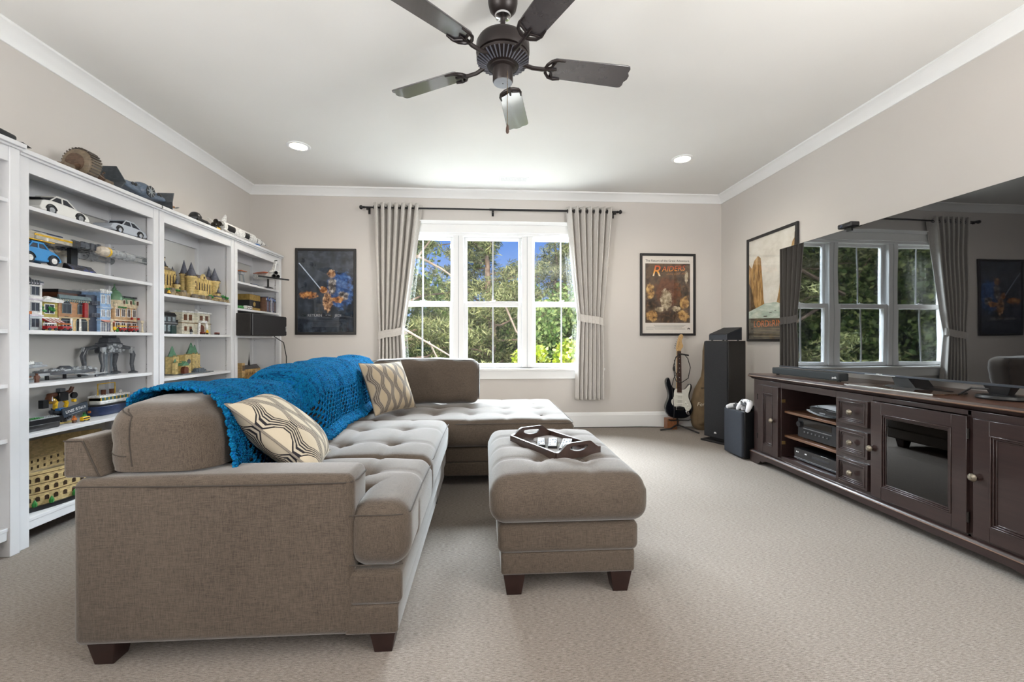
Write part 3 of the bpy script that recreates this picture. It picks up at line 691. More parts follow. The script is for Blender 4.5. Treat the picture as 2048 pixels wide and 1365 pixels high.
for z in (.20, .59): MB().cyl((.627, -.016, z-.024), (.627, -.016, z+.024), .005).build('hinge', HINGE, dG)
dR = pdoor(.648, .930, .122, .666, .066); knob(dR, .660, .396)

# ---------------------------------------------------------------- television
def screenmat():
    t = NT('dark_glossy_screen'); f = t.noise(t.coord('Object', (1.6, 1, 1.1)), 1.6, 1)
    o = t.n('ShaderNodeBump'); o.inputs['Strength'].default_value = .06; o.inputs['Distance'].default_value = .012; t.link(f, o.inputs['Height'])
    m = t.done((.004, .004, .005), .015, spec=1.0); t.link(o.outputs[0], t.b.inputs['Normal']); t.b.inputs['IOR'].default_value = 1.62; return m
TV = thing('television', 'large black flat screen television standing on the media cabinet', 'television', (2.43, 2.53, .808), -PI/2+math.radians(.85))
bz = MB(); bz.box(-.860, .860, .0, .018, 0, .966); bz.box(-.55, .55, .018, .065, .04, .55); bz.build('housing', BLACK, TV, bev=.002)
MB().box(-.856, .856, -.0015, -.0005, .012, .963).build('screen', screenmat(), TV, smooth=False)
MB().box(-.857, .857, -.006, 0, .0, .012).build('bottom_bezel', M('gunmetal_trim', S(86, 90, 98), .3, .8), TV, bev=.001)
MB().box(-.07, .13, -.0085, -.006, .002, .006).build('logo_strip', M('pale_strip', S(200, 204, 208), .3, .6), TV)
lg = MB()
for i in range(4): lg.box(.012+i*.010, .019+i*.010, -.0092, -.0085, .0075, .0110)
lg.build('logo', M('logo_white', S(230, 230, 230), .4), TV)
ft = MB(); ft.lathe([(.0, .0), (.090, .0), (.098, .008), (.090, .020), (.060, .026), (.0, .027)], 32, (.62, .03, -.0655)); 
for i in range(len(ft.v)): p = ft.v[i]; ft.v[i] = (p[0], .03+(p[1]-.03)*.75, p[2])
ft.taper(.57, .68, .0, .05, -.045, .0, .62); ft.build('foot', BLACK, TV)
f2 = MB(); f2.prism([(-.02, -.0655), (.34, -.0655), (.34, -.060), (.24, -.05), (.20, .0), (.10, .0), (.12, -.045)], .0, .12, 'y'); f2.build('foot', BLACK, TV, bev=.002)
# camera bar on top of the television
CM = thing('sensor_camera', 'small black camera bar perched on top of the television', 'camera', (2.43, 2.72, 1.774), -PI/2)
MB().rbox(-.055, .055, -.045, .02, .002, .034, .008, .03).build('housing', BLACK, CM); MB().box(-.02, .02, -.01, .022, -.02, .003).build('clip', BLACK, CM); MB().lathe([(0, .004), (.009, .003), (.010, 0)], 16, m=T(-.02, -.045, .018) @ RX(PI/2)).build('lens', M('lens_blue', S(40, 50, 70), .1), CM)
# sound bar and plate in front of the television
SBR = thing('sound_bar', 'low dark grey sound bar under the far end of the television', 'speaker', (2.395, 3.05, .7435), -PI/2)
MB().rbox(-.36, .31, -.03, .045, .008, .060, .008, .05).build('body', M('charcoal_cloth', S(44, 48, 50), .85, var=.25, vs=300), SBR)
for x in (-.33, .28): MB().cyl((x, 0, 0), (x, 0, .01), .012).build('foot', BLACK, SBR)
MB().text('polk', .022, T(.275, -.0312, .022) @ RX(PI/2), .0006).build('logo', M('logo_white', S(230, 230, 230), .4), SBR)
PL = thing('glass_plate', 'flat reflective glass plate lying on the cabinet in front of the television', 'plate', (2.345, 2.30, .7435), -PI/2)
MB().box(-.30, .24, -.06, .11, .0, .008).build('plate', M('brown_glass', S(70, 52, 42), .05, spec=.8, coat=.5), PL, bev=.001); MB().box(-.30, .24, -.0615, -.060, .001, .007).build('polished_edge', M('glass_edge', S(188, 192, 190), .2), PL)
k = MB(); k.tube([(2.52, 2.10, .749), (2.42, 2.05, .752), (2.40, 1.98, .792), (2.46, 1.93, .790), (2.52, 1.88, .750), (2.60, 1.86, .749)], .005, 8); tag(k.build('cable', BLACK), 'loop of black cable on the cabinet under the television', 'cable')

# ---------------------------------------------------------------- devices in the open bay
GC = thing('game_console', 'white winged game console lying on the upper cabinet shelf', 'game console', (2.41, 2.80, .4865), -PI/2)
GW = M('console_white', S(226, 228, 232), .3, var=.02)
def shell(z0, sg):
    m = MB()
    def fn(a, b_):
        x = -.155+.31*a; y = -.105+.30*b_; u, v = 2*a-1, 2*b_-1
        return (x, y, z0+sg*(.030-.022*u*u*(1 if u < 0 else .5)-.010*v*v))
    def fn2(a, b_): p = fn(a, b_); return (p[0], p[1], p[2]-sg*.006)
    m.grid(fn, 16, 10); m.grid(fn2, 16, 10); return m
shell(.062, 1).build('top_shell', GW, GC); shell(.036, -1).build('bottom_shell', GW, GC)
MB().rbox(-.148, .15, -.088, .17, .022, .070, .012, .06).build('core', BLACK, GC); MB().tube([(-.06, -.098, .080), (.0, -.10, .066), (.02, -.10, .05), (.15, -.09, .046)], .003, 6).build('black_seam', BLACK, GC)
MB().box(-.05, .0, -.09, -.087, .030, .038).build('ports', M('port_grey', S(120, 122, 126), .4), GC)
AV = thing('av_receiver', 'black audio receiver with display and dials on the middle cabinet shelf', 'receiver', (2.335, 2.85, .3025), -PI/2)
MB().box(-.215, .215, .0, .34, .010, .150).build('case', BLACK, AV, bev=.003)
fp = M('receiver_face', S(36, 37, 40), .25, .3); MB().box(-.215, .215, -.008, 0, .010, .150).build('front_panel', fp, AV, bev=.002)
MB().box(-.16, .10, -.0095, -.008, .098, .138).build('display', M('display_glass', S(24, 22, 20), .05, spec=.9), AV)
MB().box(-.16, .10, -.010, -.008, .078, .083).build('trim_line', M('steel', S(150, 152, 156), .3, .9), AV)
for x in (-.19, .165): MB().lathe([(0, .018), (.020, .017), (.023, .0)], 24, m=T(x, -.008, .105) @ RX(PI/2)).build('dial', M('dial_dark', S(44, 44, 48), .25, .5), AV)
for i in range(7): MB().lathe([(0, .006), (.005, .0055), (.006, 0)], 10, m=T(-.145+i*.035, -.008, .055) @ RX(PI/2)).build('button', M('steel', S(150, 152, 156), .3, .9), AV)
for x in (-.18, .18):
    for y in (.03, .30): MB().cyl((x, y, 0), (x, y, .012), .018).build('foot', BLACK, AV)
DP = thing('disc_player', 'flat black disc player with silver lettering on the bottom cabinet shelf', 'disc player', (2.32, 2.87, .1375), -PI/2)
MB().box(-.215, .215, 0, .25, .008, .088).build('case', BLACK, DP, bev=.002); MB().box(-.215, .215, -.005, 0, .008, .088).build('front_panel', M('player_face', S(30, 30, 33), .12, spec=.7), DP, bev=.001)
MB().box(-.04, .11, -.0062, -.005, .050, .066).build('disc_tray', M('player_tray', S(46, 46, 50), .3), DP); MB().box(-.215, .215, -.0062, -.005, .018, .022).build('trim_line', M('steel', S(150, 152, 156), .3, .9), DP)
b = MB()
for x in (-.195, -.18, -.11, -.10): b.box(x, x+.008, -.0065, -.005, .058, .066)
b.build('buttons', M('logo_white', S(230, 230, 230), .4), DP)
for x in (-.19, .19):
    for y in (.02, .22): MB().cyl((x, y, 0), (x, y, .01), .014).build('foot', BLACK, DP)

# ---------------------------------------------------------------- speakers in the corner
CLOTH = M('dark_speaker_cloth', S(42, 43, 46), .95, var=.22, vs=260, bump=.3, bs=500); ASH = M('black_ash_veneer', S(30, 27, 25), .5, var=.25, vs=60); BLUEG = M('blue_black_panel', S(40, 44, 52), .45, var=.1)
ta = math.atan2(-.25, .12)      # direction of the tower's front edge
TW = thing('tower_speaker', 'tall black floor standing speaker with grey cloth front in the corner', 'speaker', (2.305, 4.165, 0), ta)
MB().box(-.155, .155, -.03, .31, 0, .018).build('plinth', BLACKM, TW, bev=.003); MB().box(-.09, .09, .03, .26, .018, .045).build('neck', BLACKM, TW)
MB().box(-.13, .13, .012, .285, .045, 1.02).build('cabinet', ASH, TW, bev=.004); MB().rbox(-.128, .126, -.010, .012, .05, 1.015, .006, .2).build('grille', CLOTH, TW)
MB().prism([(-.014, .092), (-.010, .106), (.004, .108), (.010, .104), (.014, .092)], -.0125, -.010, 'y').build('badge', M('logo_white', S(230, 230, 230), .4), TW)
AT = thing('height_speaker', 'wedge shaped black speaker with sloping top on the tower speaker', 'speaker', (2.325, 4.16, 1.0205), ta)
MB().prism([(-.005, .006), (.235, .006), (.235, .130), (-.005, .060)], -.10, .10, 'x').build('cabinet', BLUEG, AT, bev=.003)
MB().prism([(.0, .0625), (.235, .1315), (.235, .137), (.0, .068)], -.10, .10, 'x').build('grille', CLOTH, AT, bev=.002)
for x in (-.08, .08):
    for y in (.02, .20): MB().cyl((x, y, 0), (x, y, .007), .010).build('foot', BLACK, AT)
SW = thing('subwoofer', 'boxy black subwoofer with cloth front beside the cabinet', 'speaker', (2.20, 3.685, 0), -PI/2)
MB().box(-.145, .135, .02, .36, .012, .412).build('cabinet', BLACK, SW, bev=.004); MB().rbox(-.143, .133, -.006, .022, .014, .410, .012, .1).build('grille', M('blue_grey_cloth', S(46, 50, 58), .9, var=.18, vs=260, bump=.3, bs=500), SW)
for x in (-.12, .11):
    for y in (.05, .33): MB().cyl((x, y, 0), (x, y, .013), .015).build('foot', BLACK, SW)
def gamepad(label, loc, rot, cols):
    t = thing('game_controller', label, 'game controller', loc, 0, 'game controllers on the subwoofer'); t.rotation_euler = rot
    wh, dk = cols
    MB().rbox(-.058, .058, -.018, .040, .0, .036, .016, .02).build('body', wh, t)
    for s_ in (-1, 1):
        MB().tube([(s_*.050, .015, .018), (s_*.062, -.020, .015), (s_*.070, -.055, .010), (s_*.068, -.072, .008)], [.023, .024, .018, .010], 12).build('grip', wh, t)
        st = MB(); st.lathe([(.006, 0), (.005, .010), (.010, .013), (.009, .017), (0, .015)], 14, (s_*.026, -.004, .034)); st.build('thumb_stick', dk, t)
    MB().rbox(-.022, .022, .008, .036, .034, .040, .003, .02).build('touch_pad', wh, t)
    MB().box(-.040, .040, -.022, -.004, .010, .0365).build('dark_insert', dk, t, bev=.004)
    k = MB()
    for dx, dy in ((0, .009), (0, -.009), (.009, 0), (-.009, 0)): k.cyl((.046+dx, .020+dy, .035), (.046+dx, .020+dy, .039), .0035, None, 8); k.box(-.046+dx-.003, -.046+dx+.003, .020+dy-.003, .020+dy+.003, .034, .039)
    k.build('buttons', M('pad_key', S(160, 162, 168), .4), t)
PW = M('gamepad_white', S(225, 226, 230), .35, var=.03)
gamepad('white game controller lying flat on the subwoofer', (2.28, 3.735, .414), (0, 0, -PI/2+.5), (PW, M('gamepad_grey', S(70, 72, 76), .4)))
CD_ = thing('charging_dock', 'small white charging dock on the subwoofer next to the cabinet', 'dock', (2.30, 3.60, .414), -PI/2)
MB().rbox(-.035, .035, -.03, .05, 0, .045, .008, .03).build('base', M('dock_black', S(40, 42, 48), .4), CD_); MB().box(-.036, -.028, -.032, .04, 0, .05).build('side_strip', PW, CD_, bev=.002); MB().box(.004, .010, -.032, .04, 0, .05).build('side_strip', PW, CD_, bev=.002)
gamepad('white game controller standing upright in the charging dock', (2.275, 3.60, .462), (.9, 0, -PI/2), (PW, M('gamepad_grey', S(70, 72, 76), .4)))

# ================================================================ electric guitar on its stand
def outline(pts, k=4):
    n = len(pts); out = []
    for i in range(n):
        p0, p1, p2, p3 = (Vector((*pts[(i+j-1) % n], 0)) for j in range(4))
        for q in range(k):
            t = q/k; v = .5*((2*p1)+(-p0+p2)*t+(2*p0-5*p1+4*p2-p3)*t*t+(-p0+3*p1-3*p2+p3)*t**3); out.append((v.x, v.y))
    return out
GU = thing('electric_guitar', 'black electric guitar with white pickguard and maple headstock', 'guitar', (2.195, 4.76, .135)); GU.rotation_euler = (-.10, math.radians(2.5), 0)
BODY = [(0, 0), (.065, .006), (.125, .035), (.157, .085), (.160, .135), (.142, .190), (.124, .230), (.124, .270), (.140, .315), (.152, .355), (.143, .392), (.118, .395), (.098, .365), (.072, .335), (.035, .325), (-.030, .335), (-.065, .345), (-.090, .375), (-.102, .420), (-.118, .455), (-.140, .455), (-.156, .420), (-.150, .365), (-.134, .315), (-.126, .265), (-.134, .215), (-.154, .165), (-.162, .115), (-.150, .065), (-.110, .022), (-.055, .004)]
MB().prism(outline(BODY), -.022, .022, 'y').build('body', M('gloss_black_lacquer', S(14, 16, 22), .06, var=.1, coat=1.0), GU, bev=.008, seg=3)
PG = [(-.02, .335), (.03, .325), (.070, .335), (.098, .365), (.118, .388), (.128, .378), (.122, .335), (.108, .285), (.108, .235), (.128, .185), (.140, .135), (.118, .098), (.092, .085), (.070, .105), (.055, .130), (.0, .140), (-.055, .135), (-.085, .160), (-.092, .200), (-.066, .240), (-.062, .290), (-.05, .330)]
MB().prism(outline(PG, 3), -.0245, -.022, 'y').build('pickguard', M('cream_white_plastic', S(226, 224, 214), .3, var=.02), GU)
for z in (.165, .215, .265): MB().rbox(-.040, .040, -.032, -.024, z-.009, z+.009, .004, .04).build('pickup', M('pickup_cover', S(232, 230, 222), .3), GU)
MB().box(-.040, .042, -.034, -.022, .098, .132).build('bridge', CHROME, GU, bev=.002)
for x, z in ((.075, .180), (.098, .150), (.112, .118)): MB().lathe([(0, .014), (.009, .013), (.011, 0)], 16, m=T(x, -.024, z) @ RX(PI/2)).build('knob', M('cream_white_plastic', S(226, 224, 214), .3), GU)
MB().ball((.098, -.022, .068), (.032, .006, .016), 18, 8, m=T(.098, -.022, .068) @ RY(.9) @ T(-.098, .022, -.068)).build('jack_plate', CHROME, GU)
MAP = M('maple_wood', S(190, 156, 108), .35, var=.12, vs=40); ROS = M('rosewood', S(72, 46, 36), .5, var=.25, vs=60)
nk = MB(); nk.prism([(-.028, .30), (.028, .30), (.022, .765), (-.022, .765)], -.018, .006, 'y'); nk.build('neck', MAP, GU, bev=.006)
MB().prism([(-.028, .292), (.028, .292), (.0215, .765), (-.0215, .765)], -.026, -.018, 'y').build('fretboard', ROS, GU)
fr = MB(); z = .765; L = .62
for i in range(1, 21):
    zz = .765-L*(1-2**(-i/12)); w_ = .0215+.0065*(.765-zz)/.47; fr.box(-w_, w_, -.0275, -.026, zz-.0012, zz+.0012)
fr.build('frets', CHROME, GU)
dt = MB()
for i in (3, 5, 7, 9, 12, 15): zz = .765-L*(1-2**(-(i-.5)/12)); dt.lathe([(0, .0004), (.004, .0003), (.004, 0)], 12, m=T(0, -.026, zz) @ RX(PI/2))
dt.build('inlay_dots', M('logo_white', S(230, 230, 230), .4), GU)
HS = [(-.021, .765), (.021, .765), (.030, .790), (.046, .812), (.052, .835), (.040, .862), (.036, .895), (.050, .925), (.052, .950), (.034, .966), (.012, .956), (-.004, .925), (-.016, .880), (-.028, .820), (-.030, .795)]
MB().prism(outline(HS, 3), -.016, -.002, 'y').build('headstock', MAP, GU, bev=.002)
for i in range(6):
    t_ = MB(); x0 = -.030+.0075*i; zz = .800+.024*i; t_.cyl((x0-.004, -.008, zz), (x0-.018, -.008, zz+.004), .003, None, 8); t_.ball((x0-.022, -.008, zz+.005), (.006, .004, .006), 8, 6); t_.cyl((x0+.010, -.022, zz), (x0+.010, -.016, zz), .0035, None, 8); t_.build('tuning_peg', CHROME, GU)
sr = MB()
for i in range(6): sr.cyl((-.020+.008*i, -.031, .115), (-.015+.006*i, -.029, .775), .0006, None, 4)
sr.build('strings', CHROME, GU)
GS = thing('guitar_stand', 'folding black tripod stand holding the guitar', 'stand', (2.195, 4.76, 0))
s_ = MB(); s_.tube([(0, .03, .06), (-.12, -.06, .03), (-.22, -.02, .012)], .009, 8); s_.build('leg', BLACKM, GS); s_ = MB(); s_.tube([(0, .03, .06), (.08, -.09, .03), (.14, -.20, .010)], .009, 8); s_.build('leg', BLACKM, GS)
s_ = MB(); s_.tube([(0, .03, .05), (.02, .11, .06), (.0, .10, .012)], .009, 8); s_.build('leg', BLACKM, GS)
MB().tube([(0, .03, .04), (0, .03, .125)], .014, 10).build('post', BLACKM, GS); y_ = MB(); y_.tube([(-.13, -.045, .13), (-.10, -.03, .118), (0, .02, .112), (.10, -.03, .118), (.13, -.045, .13)], .008, 8); y_.build('cradle', BLACKM, GS); MB().tube([(0, .03, .12), (.0, .06, .40)], .008, 8).build('back_post', BLACKM, GS)
WB = thing('wooden_block', 'small brown wooden corner block under the guitar', 'block', (2.17, 4.80, 0))
wd = M('cherry_wood', S(136, 88, 56), .4, var=.2, vs=30); MB().box(-.085, .03, .0, .10, 0, .125).build('upright', wd, WB, bev=.003); MB().prism([(-.04, .11), (.05, .11), (.01, .02)], -.02, .0, 'y').build('bracket', wd, WB, bev=.002)
k = MB()
k.tube([(2.165, 4.68, .86), (2.12, 4.66, .84), (2.09, 4.655, .74), (2.10, 4.65, .62), (2.12, 4.655, .57), (2.18, 4.66, .55), (2.26, 4.66, .60), (2.29, 4.67, .72), (2.27, 4.69, .82), (2.23, 4.69, .865), (2.165, 4.68, .86)], .0045, 8)
k.tube([(2.17, 4.675, .855), (2.145, 4.65, .80), (2.15, 4.65, .70), (2.09, 4.65, .60), (2.07, 4.65, .52), (2.08, 4.655, .40), (2.10, 4.66, .25), (2.10, 4.67, .15)], .004, 8)
k.tube([(2.15, 4.68, .86), (2.10, 4.655, .80), (2.105, 4.65, .68), (2.14, 4.65, .58), (2.12, 4.65, .62)], .004, 8)
k.ball((2.095, 4.655, .71), (.014, .012, .03), 10, 8); k.tube([(2.15, 4.678, .875), (2.20, 4.655, .868), (2.27, 4.675, .855)], .009, 8)
tag(k.build('guitar_cable', BLACKM), 'coiled black instrument cable hanging round the guitar neck', 'cable')
GB = thing('gig_bag', 'tan padded guitar bag leaning in the corner behind the tower speaker', 'bag', (2.585, 4.80, 0))
TAN = M('tan_canvas', S(112, 93, 68), .8, var=.14, vs=12, bump=.3, bs=200)
def bagfn(a, b_):
    z = 1.0*b_; wd = [(0, .16), (.04, .205), (.15, .222), (.30, .215), (.45, .17), (.52, .135), (.60, .085), (.70, .065), (.9, .055), (1, .03)]
    for (z0, w0), (z1, w1) in zip(wd[:-1], wd[1:]):
        if z <= z1+1e-9: r_ = w0+(w1-w0)*(z-z0)/(z1-z0); break
    an = 2*PI*a; dpt = .075*(1 if z < .5 else .75)*(1 if z > .03 else .8)
    cx, sx = math.cos(an), math.sin(an); return (r_*math.copysign(abs(cx)**.7, cx), dpt*math.copysign(abs(sx)**.6, sx)+.04*z, z)
bg = MB(); bg.grid(bagfn, 40, 30); bg.build('bag', TAN, GB, ang=70)
pk = MB()
def pfn(a, b_):
    u, v = 2*a-1, 2*b_-1; return (.175*u*(1-.25*max(0, v)), -.075-.045*max(0, (1-u**4)*(1-v**4))**.5+.02*b_, .06+.42*b_)
pk.grid(pfn, 16, 16); pk.build('front_pocket', TAN, GB); MB().tube([pfn(a, 1) for a in np.linspace(0, 1, 12)], .007, 8).build('zip', M('dark_brown_webbing', S(70, 56, 42), .8), GB)
MB().text('Fender', .062, T(-.125, -.128, .285) @ RZ(-.25) @ RX(PI/2), .0008, .25).build('lettering', M('cream_ink', S(214, 204, 184), .8), GB)

# ================================================================ framed posters
PGLASS = clear_glass('poster_glass', (1, 1, 1), 1.0, 1.45); FRAME = M('black_frame', S(30, 29, 30), .4, var=.1)
def art(name, stops, sc=(1, 1, 1), scale=8, detail=5, rough=.7):
    t = NT(name); f = t.noise(t.coord('Object', sc), scale, detail, rough); return t.done(t.ramp(f, stops), .55, spec=.2)
def poster(label, loc, rz, w_, h_, paper):
    t = thing('framed_poster', label, 'poster', loc, rz, 'framed posters')
    f = MB(); f.frame(-w_/2, w_/2, -h_/2, h_/2, .027, -.024, -.002); f.build('frame', FRAME, t, bev=.003)
    MB().box(-w_/2+.02, w_/2-.02, -.010, -.004, -h_/2+.02, h_/2-.02).build('print', paper, t, smooth=False)
    MB().box(-w_/2+.022, w_/2-.022, -.019, -.0165, -h_/2+.022, h_/2-.022).build('glazing', PGLASS, t, smooth=False); return t
def flat(par, name, mat, poly, y): MB().prism(poly, y-.0006, y, 'y').build(name, mat, par, smooth=False)
def blobpoly(cx, cz, rx, rz_, seed, n=22, j=.25):
    r_ = random.Random(seed); return outline([(cx+rx*math.cos(2*PI*i/n)*(1+r_.uniform(-j, j)), cz+rz_*math.sin(2*PI*i/n)*(1+r_.uniform(-j, j))) for i in range(n)], 2)
FX = RX(PI/2)
def montage(name, base, spots, glow=None, seed=0):
    # flat printed picture: soft-edged patches of colour broken up by noise
    t = NT(name); vv = t.coord('Object'); v = t.sep(vv); nz = t.noise(vv, 22, 5, .7); nb = t.noise(vv, 9, 4, .65)
    col = t.ramp(nb, base)
    for (x, z, rx, rz_, stops) in spots:
        dx = t.math('DIVIDE', t.math('SUBTRACT', v[0], x), rx); dz = t.math('DIVIDE', t.math('SUBTRACT', v[2], z), rz_)
        r2 = t.math('ADD', t.math('MULTIPLY', dx, dx), t.math('MULTIPLY', dz, dz))
        f = t.math('MULTIPLY', t.math('SUBTRACT', t.math('ADD', 1.0, t.math('MULTIPLY', t.math('SUBTRACT', nz, .5), 2.6)), r2), 2.2, None, True)
        col = t.mix(f, col, t.ramp(nz, stops))
    return t.done(col, .55, spec=.2)
SKIN = [(.34, S(56, 40, 34)), (.48, S(150, 108, 76)), (.58, S(206, 168, 130)), (.7, S(232, 218, 204))]; GREYF = [(.36, S(30, 30, 34)), (.5, S(96, 90, 88)), (.64, S(190, 184, 178))]; AMB = [(.36, S(50, 32, 26)), (.5, S(168, 108, 58)), (.66, S(226, 176, 112))]
GLOWB = [(.3, S(30, 46, 86)), (.55, S(62, 98, 156)), (.75, S(120, 154, 198))]
P1 = poster('black framed dark night-sky film poster left of the window', (-1.79, YB, 1.573), 0, .668, .972, montage('night_montage_print', [(.3, S(20, 24, 32)), (.5, S(46, 54, 66)), (.72, S(78, 88, 102))], [(.16, .02, .16, .22, GLOWB), (.06, .20, .05, .05, SKIN), (.07, .06, .05, .11, GREYF), (-.20, -.04, .12, .045, AMB), (.02, -.12, .06, .12, SKIN), (.19, -.05, .06, .06, GREYF), (-.03, .02, .05, .04, AMB), (.13, -.09, .07, .04, AMB)]))
flat(P1, 'light_ray', M('pale_ray', S(176, 190, 212), .6), [(-.30, .318), (-.288, .322), (-.052, .030), (-.060, .024)], -.0118)
tx_ = MB(); tx_.text('RETURN', .042, T(-.12, -.0170+.001, -.283) @ FX, .0003); tx_.text('JEDI', .042, T(.135, -.016, -.283) @ FX, .0003); tx_.text('OF THE', .016, T(.025, -.016, -.272) @ FX, .0003); tx_.build('lettering', M('pale_lettering', S(170, 172, 178), .6), P1)
ln = MB()
for i in range(6): ln.box(-.16+.01*(i % 2), .17-.012*(i % 3), -.0125, -.0119, -.330-i*.013, -.327-i*.013)
ln.build('credit_lines', M('grey_ink', S(96, 100, 108), .7), P1)
P2 = poster('black framed film poster with cream border and brown picture right of the window', (2.161, YB, 1.565), 0, .672, .972, M('cream_paper', S(226, 220, 212), .7, var=.03, vs=4))
OCH = [(.34, S(70, 50, 34)), (.5, S(176, 134, 82)), (.66, S(218, 184, 124))]; DKB = [(.34, S(34, 29, 26)), (.55, S(82, 64, 50)), (.7, S(150, 114, 76))]; CRM = [(.34, S(110, 92, 70)), (.5, S(178, 162, 134)), (.66, S(222, 210, 186))]; RUST = [(.34, S(80, 52, 40)), (.6, S(124, 84, 62))]
flat(P2, 'picture_panel', montage('brown_montage_print', [(.28, S(52, 44, 40)), (.45, S(84, 70, 60)), (.55, S(110, 90, 72)), (.7, S(66, 58, 52))], [(.0, .03, .17, .19, RUST), (-.02, -.06, .075, .13, CRM), (.0, -.27, .11, .08, DKB), (-.19, -.25, .08, .07, OCH), (.19, -.25, .08, .07, OCH), (-.21, .04, .05, .10, OCH), (.215, .04, .045, .09, DKB), (.2, -.1, .06, .08, OCH), (-.2, -.12, .06, .07, DKB), (.225, .21, .02, .08, CRM), (-.1, -.18, .055, .04, CRM), (.1, -.17, .06, .035, CRM)]), [(-.272, -.335), (.272, -.335), (.272, .368), (-.272, .368)], -.0106)
MB().text('The Return of the Great Adventure.', .0365, T(0, -.0110, .389) @ FX, .0004).build('headline', M('black_ink', S(24, 24, 26), .6), P2)
t = NT('orange_title_ink'); v = t.sep(t.coord('Object')); title = t.done(t.ramp(t.math('MULTIPLY', t.math('SUBTRACT', v[2], .215), 7.5, None, True), [(0, S(246, 238, 214)), (.35, S(240, 176, 70)), (.7, S(222, 110, 54)), (1, S(196, 74, 44))]), .6)
m_ = MB(); m_.text('R', .185, T(-.200, -.0160, .218) @ FX, .0004, .25, 'LEFT'); m_.text('AIDERS', .088, T(-.075, -.0160, .270) @ RY(-.06) @ FX, .0004, .22, 'LEFT'); m_.build('title', title, P2)
MB().text('of the LOST ARK', .034, T(.105, -.0160, .236) @ RY(-.04) @ FX, .0004, .1).build('subtitle', M('tan_ink', S(170, 120, 78), .6), P2)
ln = MB()
for i in range(4): ln.box(-.17+.012*(i % 2), .215-.02*(i % 3), -.0110, -.0104, -.366-i*.014, -.363-i*.014)
for i in range(4): ln.box(-.265, -.165-.01*(i % 2), -.0110, -.0104, -.385-i*.011, -.383-i*.011)
ln.build('credit_lines', M('grey_print_ink', S(120, 116, 112), .7), P2)
flat(P2, 'studio_mark', M('black_ink', S(24, 24, 26), .6), [(.255+.015*math.cos(a), -.408+.015*math.sin(a)) for a in np.linspace(-.5, PI+.5, 16)] + [(.248, -.412), (.255, -.400), (.262, -.412)], -.0106)
P3 = poster('black framed misty canyon film poster on the wall beside the television', (XR, 4.075, 1.556), -PI/2, .752, 1.088, art('misty_sky_print', [(.3, S(196, 190, 178)), (.5, S(222, 218, 208)), (.75, S(240, 238, 232))], (1, 1, 1.5), 3))
CL = art('tan_cliff_print', [(.25, S(70, 54, 38)), (.42, S(140, 106, 64)), (.55, S(190, 150, 92)), (.75, S(222, 196, 150))], (5, 1, 1), 5); CL2 = art('dark_cliff_print', [(.3, S(52, 44, 36)), (.6, S(104, 84, 58)), (.8, S(160, 128, 84))], (4, 1, 1), 6)
flat(P3, 'left_cliff', CL, [(-.354, -.22), (-.354, .28), (-.30, .22), (-.26, .30), (-.20, .34), (-.155, .31), (-.13, .10), (-.11, -.12), (-.08, -.22)], -.0108)
flat(P3, 'right_cliff', CL, [(.354, -.22), (.354, .44), (.30, .38), (.27, .28), (.21, .30), (.16, .22), (.12, -.05), (.07, -.22)], -.0108)
flat(P3, 'near_cliff', CL2, [(-.354, -.24), (-.354, .08), (-.30, .0), (-.26, -.16), (-.20, -.24)], -.0114); flat(P3, 'near_cliff', CL2, [(.354, -.24), (.354, .50), (.33, .46), (.31, .15), (.27, -.10), (.22, -.24)], -.0114)
flat(P3, 'river', art('pale_river', [(.3, S(150, 172, 156)), (.6, S(206, 216, 204)), (.8, S(236, 238, 230))], (1, 1, 4), 6), [(-.354, -.33), (.354, -.33), (.354, -.23), (.08, -.16), (-.08, -.16), (-.354, -.23)], -.0120)
flat(P3, 'dark_shore', art('shore_print', [(.3, S(52, 50, 44)), (.7, S(110, 104, 88))], (1, 1, 2), 8), [(-.354, -.522), (.354, -.522), (.354, -.325), (-.354, -.30)], -.0126)
for i, (x, z, r_) in enumerate(((-.08, -.285, .020), (.0, -.255, .014), (.07, -.240, .010))): flat(P3, 'small_boat', M('boat_ink', S(58, 44, 34), .6), [(x-r_*1.6, z), (x+r_*1.6, z), (x+r_, z-r_*.5), (x-r_, z-r_*.5)], -.0132)
m_ = MB(); m_.text('LORD', .092, T(-.14, -.0160, -.395) @ FX, .0004); m_.text('OF', .035, T(-.005, -.0160, -.365) @ FX, .0004); m_.text('THE', .035, T(-.005, -.0160, -.395) @ FX, .0004); m_.text('RINGS', .092, T(.155, -.0160, -.395) @ FX, .0004)
m_.build('title', M('orange_ink', S(214, 116, 52), .5), P3)
ln = MB()
for i in range(6): ln.box(-.27+.01*(i % 2), .27-.012*(i % 3), -.0140, -.0134, -.420-i*.015, -.416-i*.015)
ln.build('credit_lines', M('tan_print_ink', S(150, 136, 112), .7), P3)
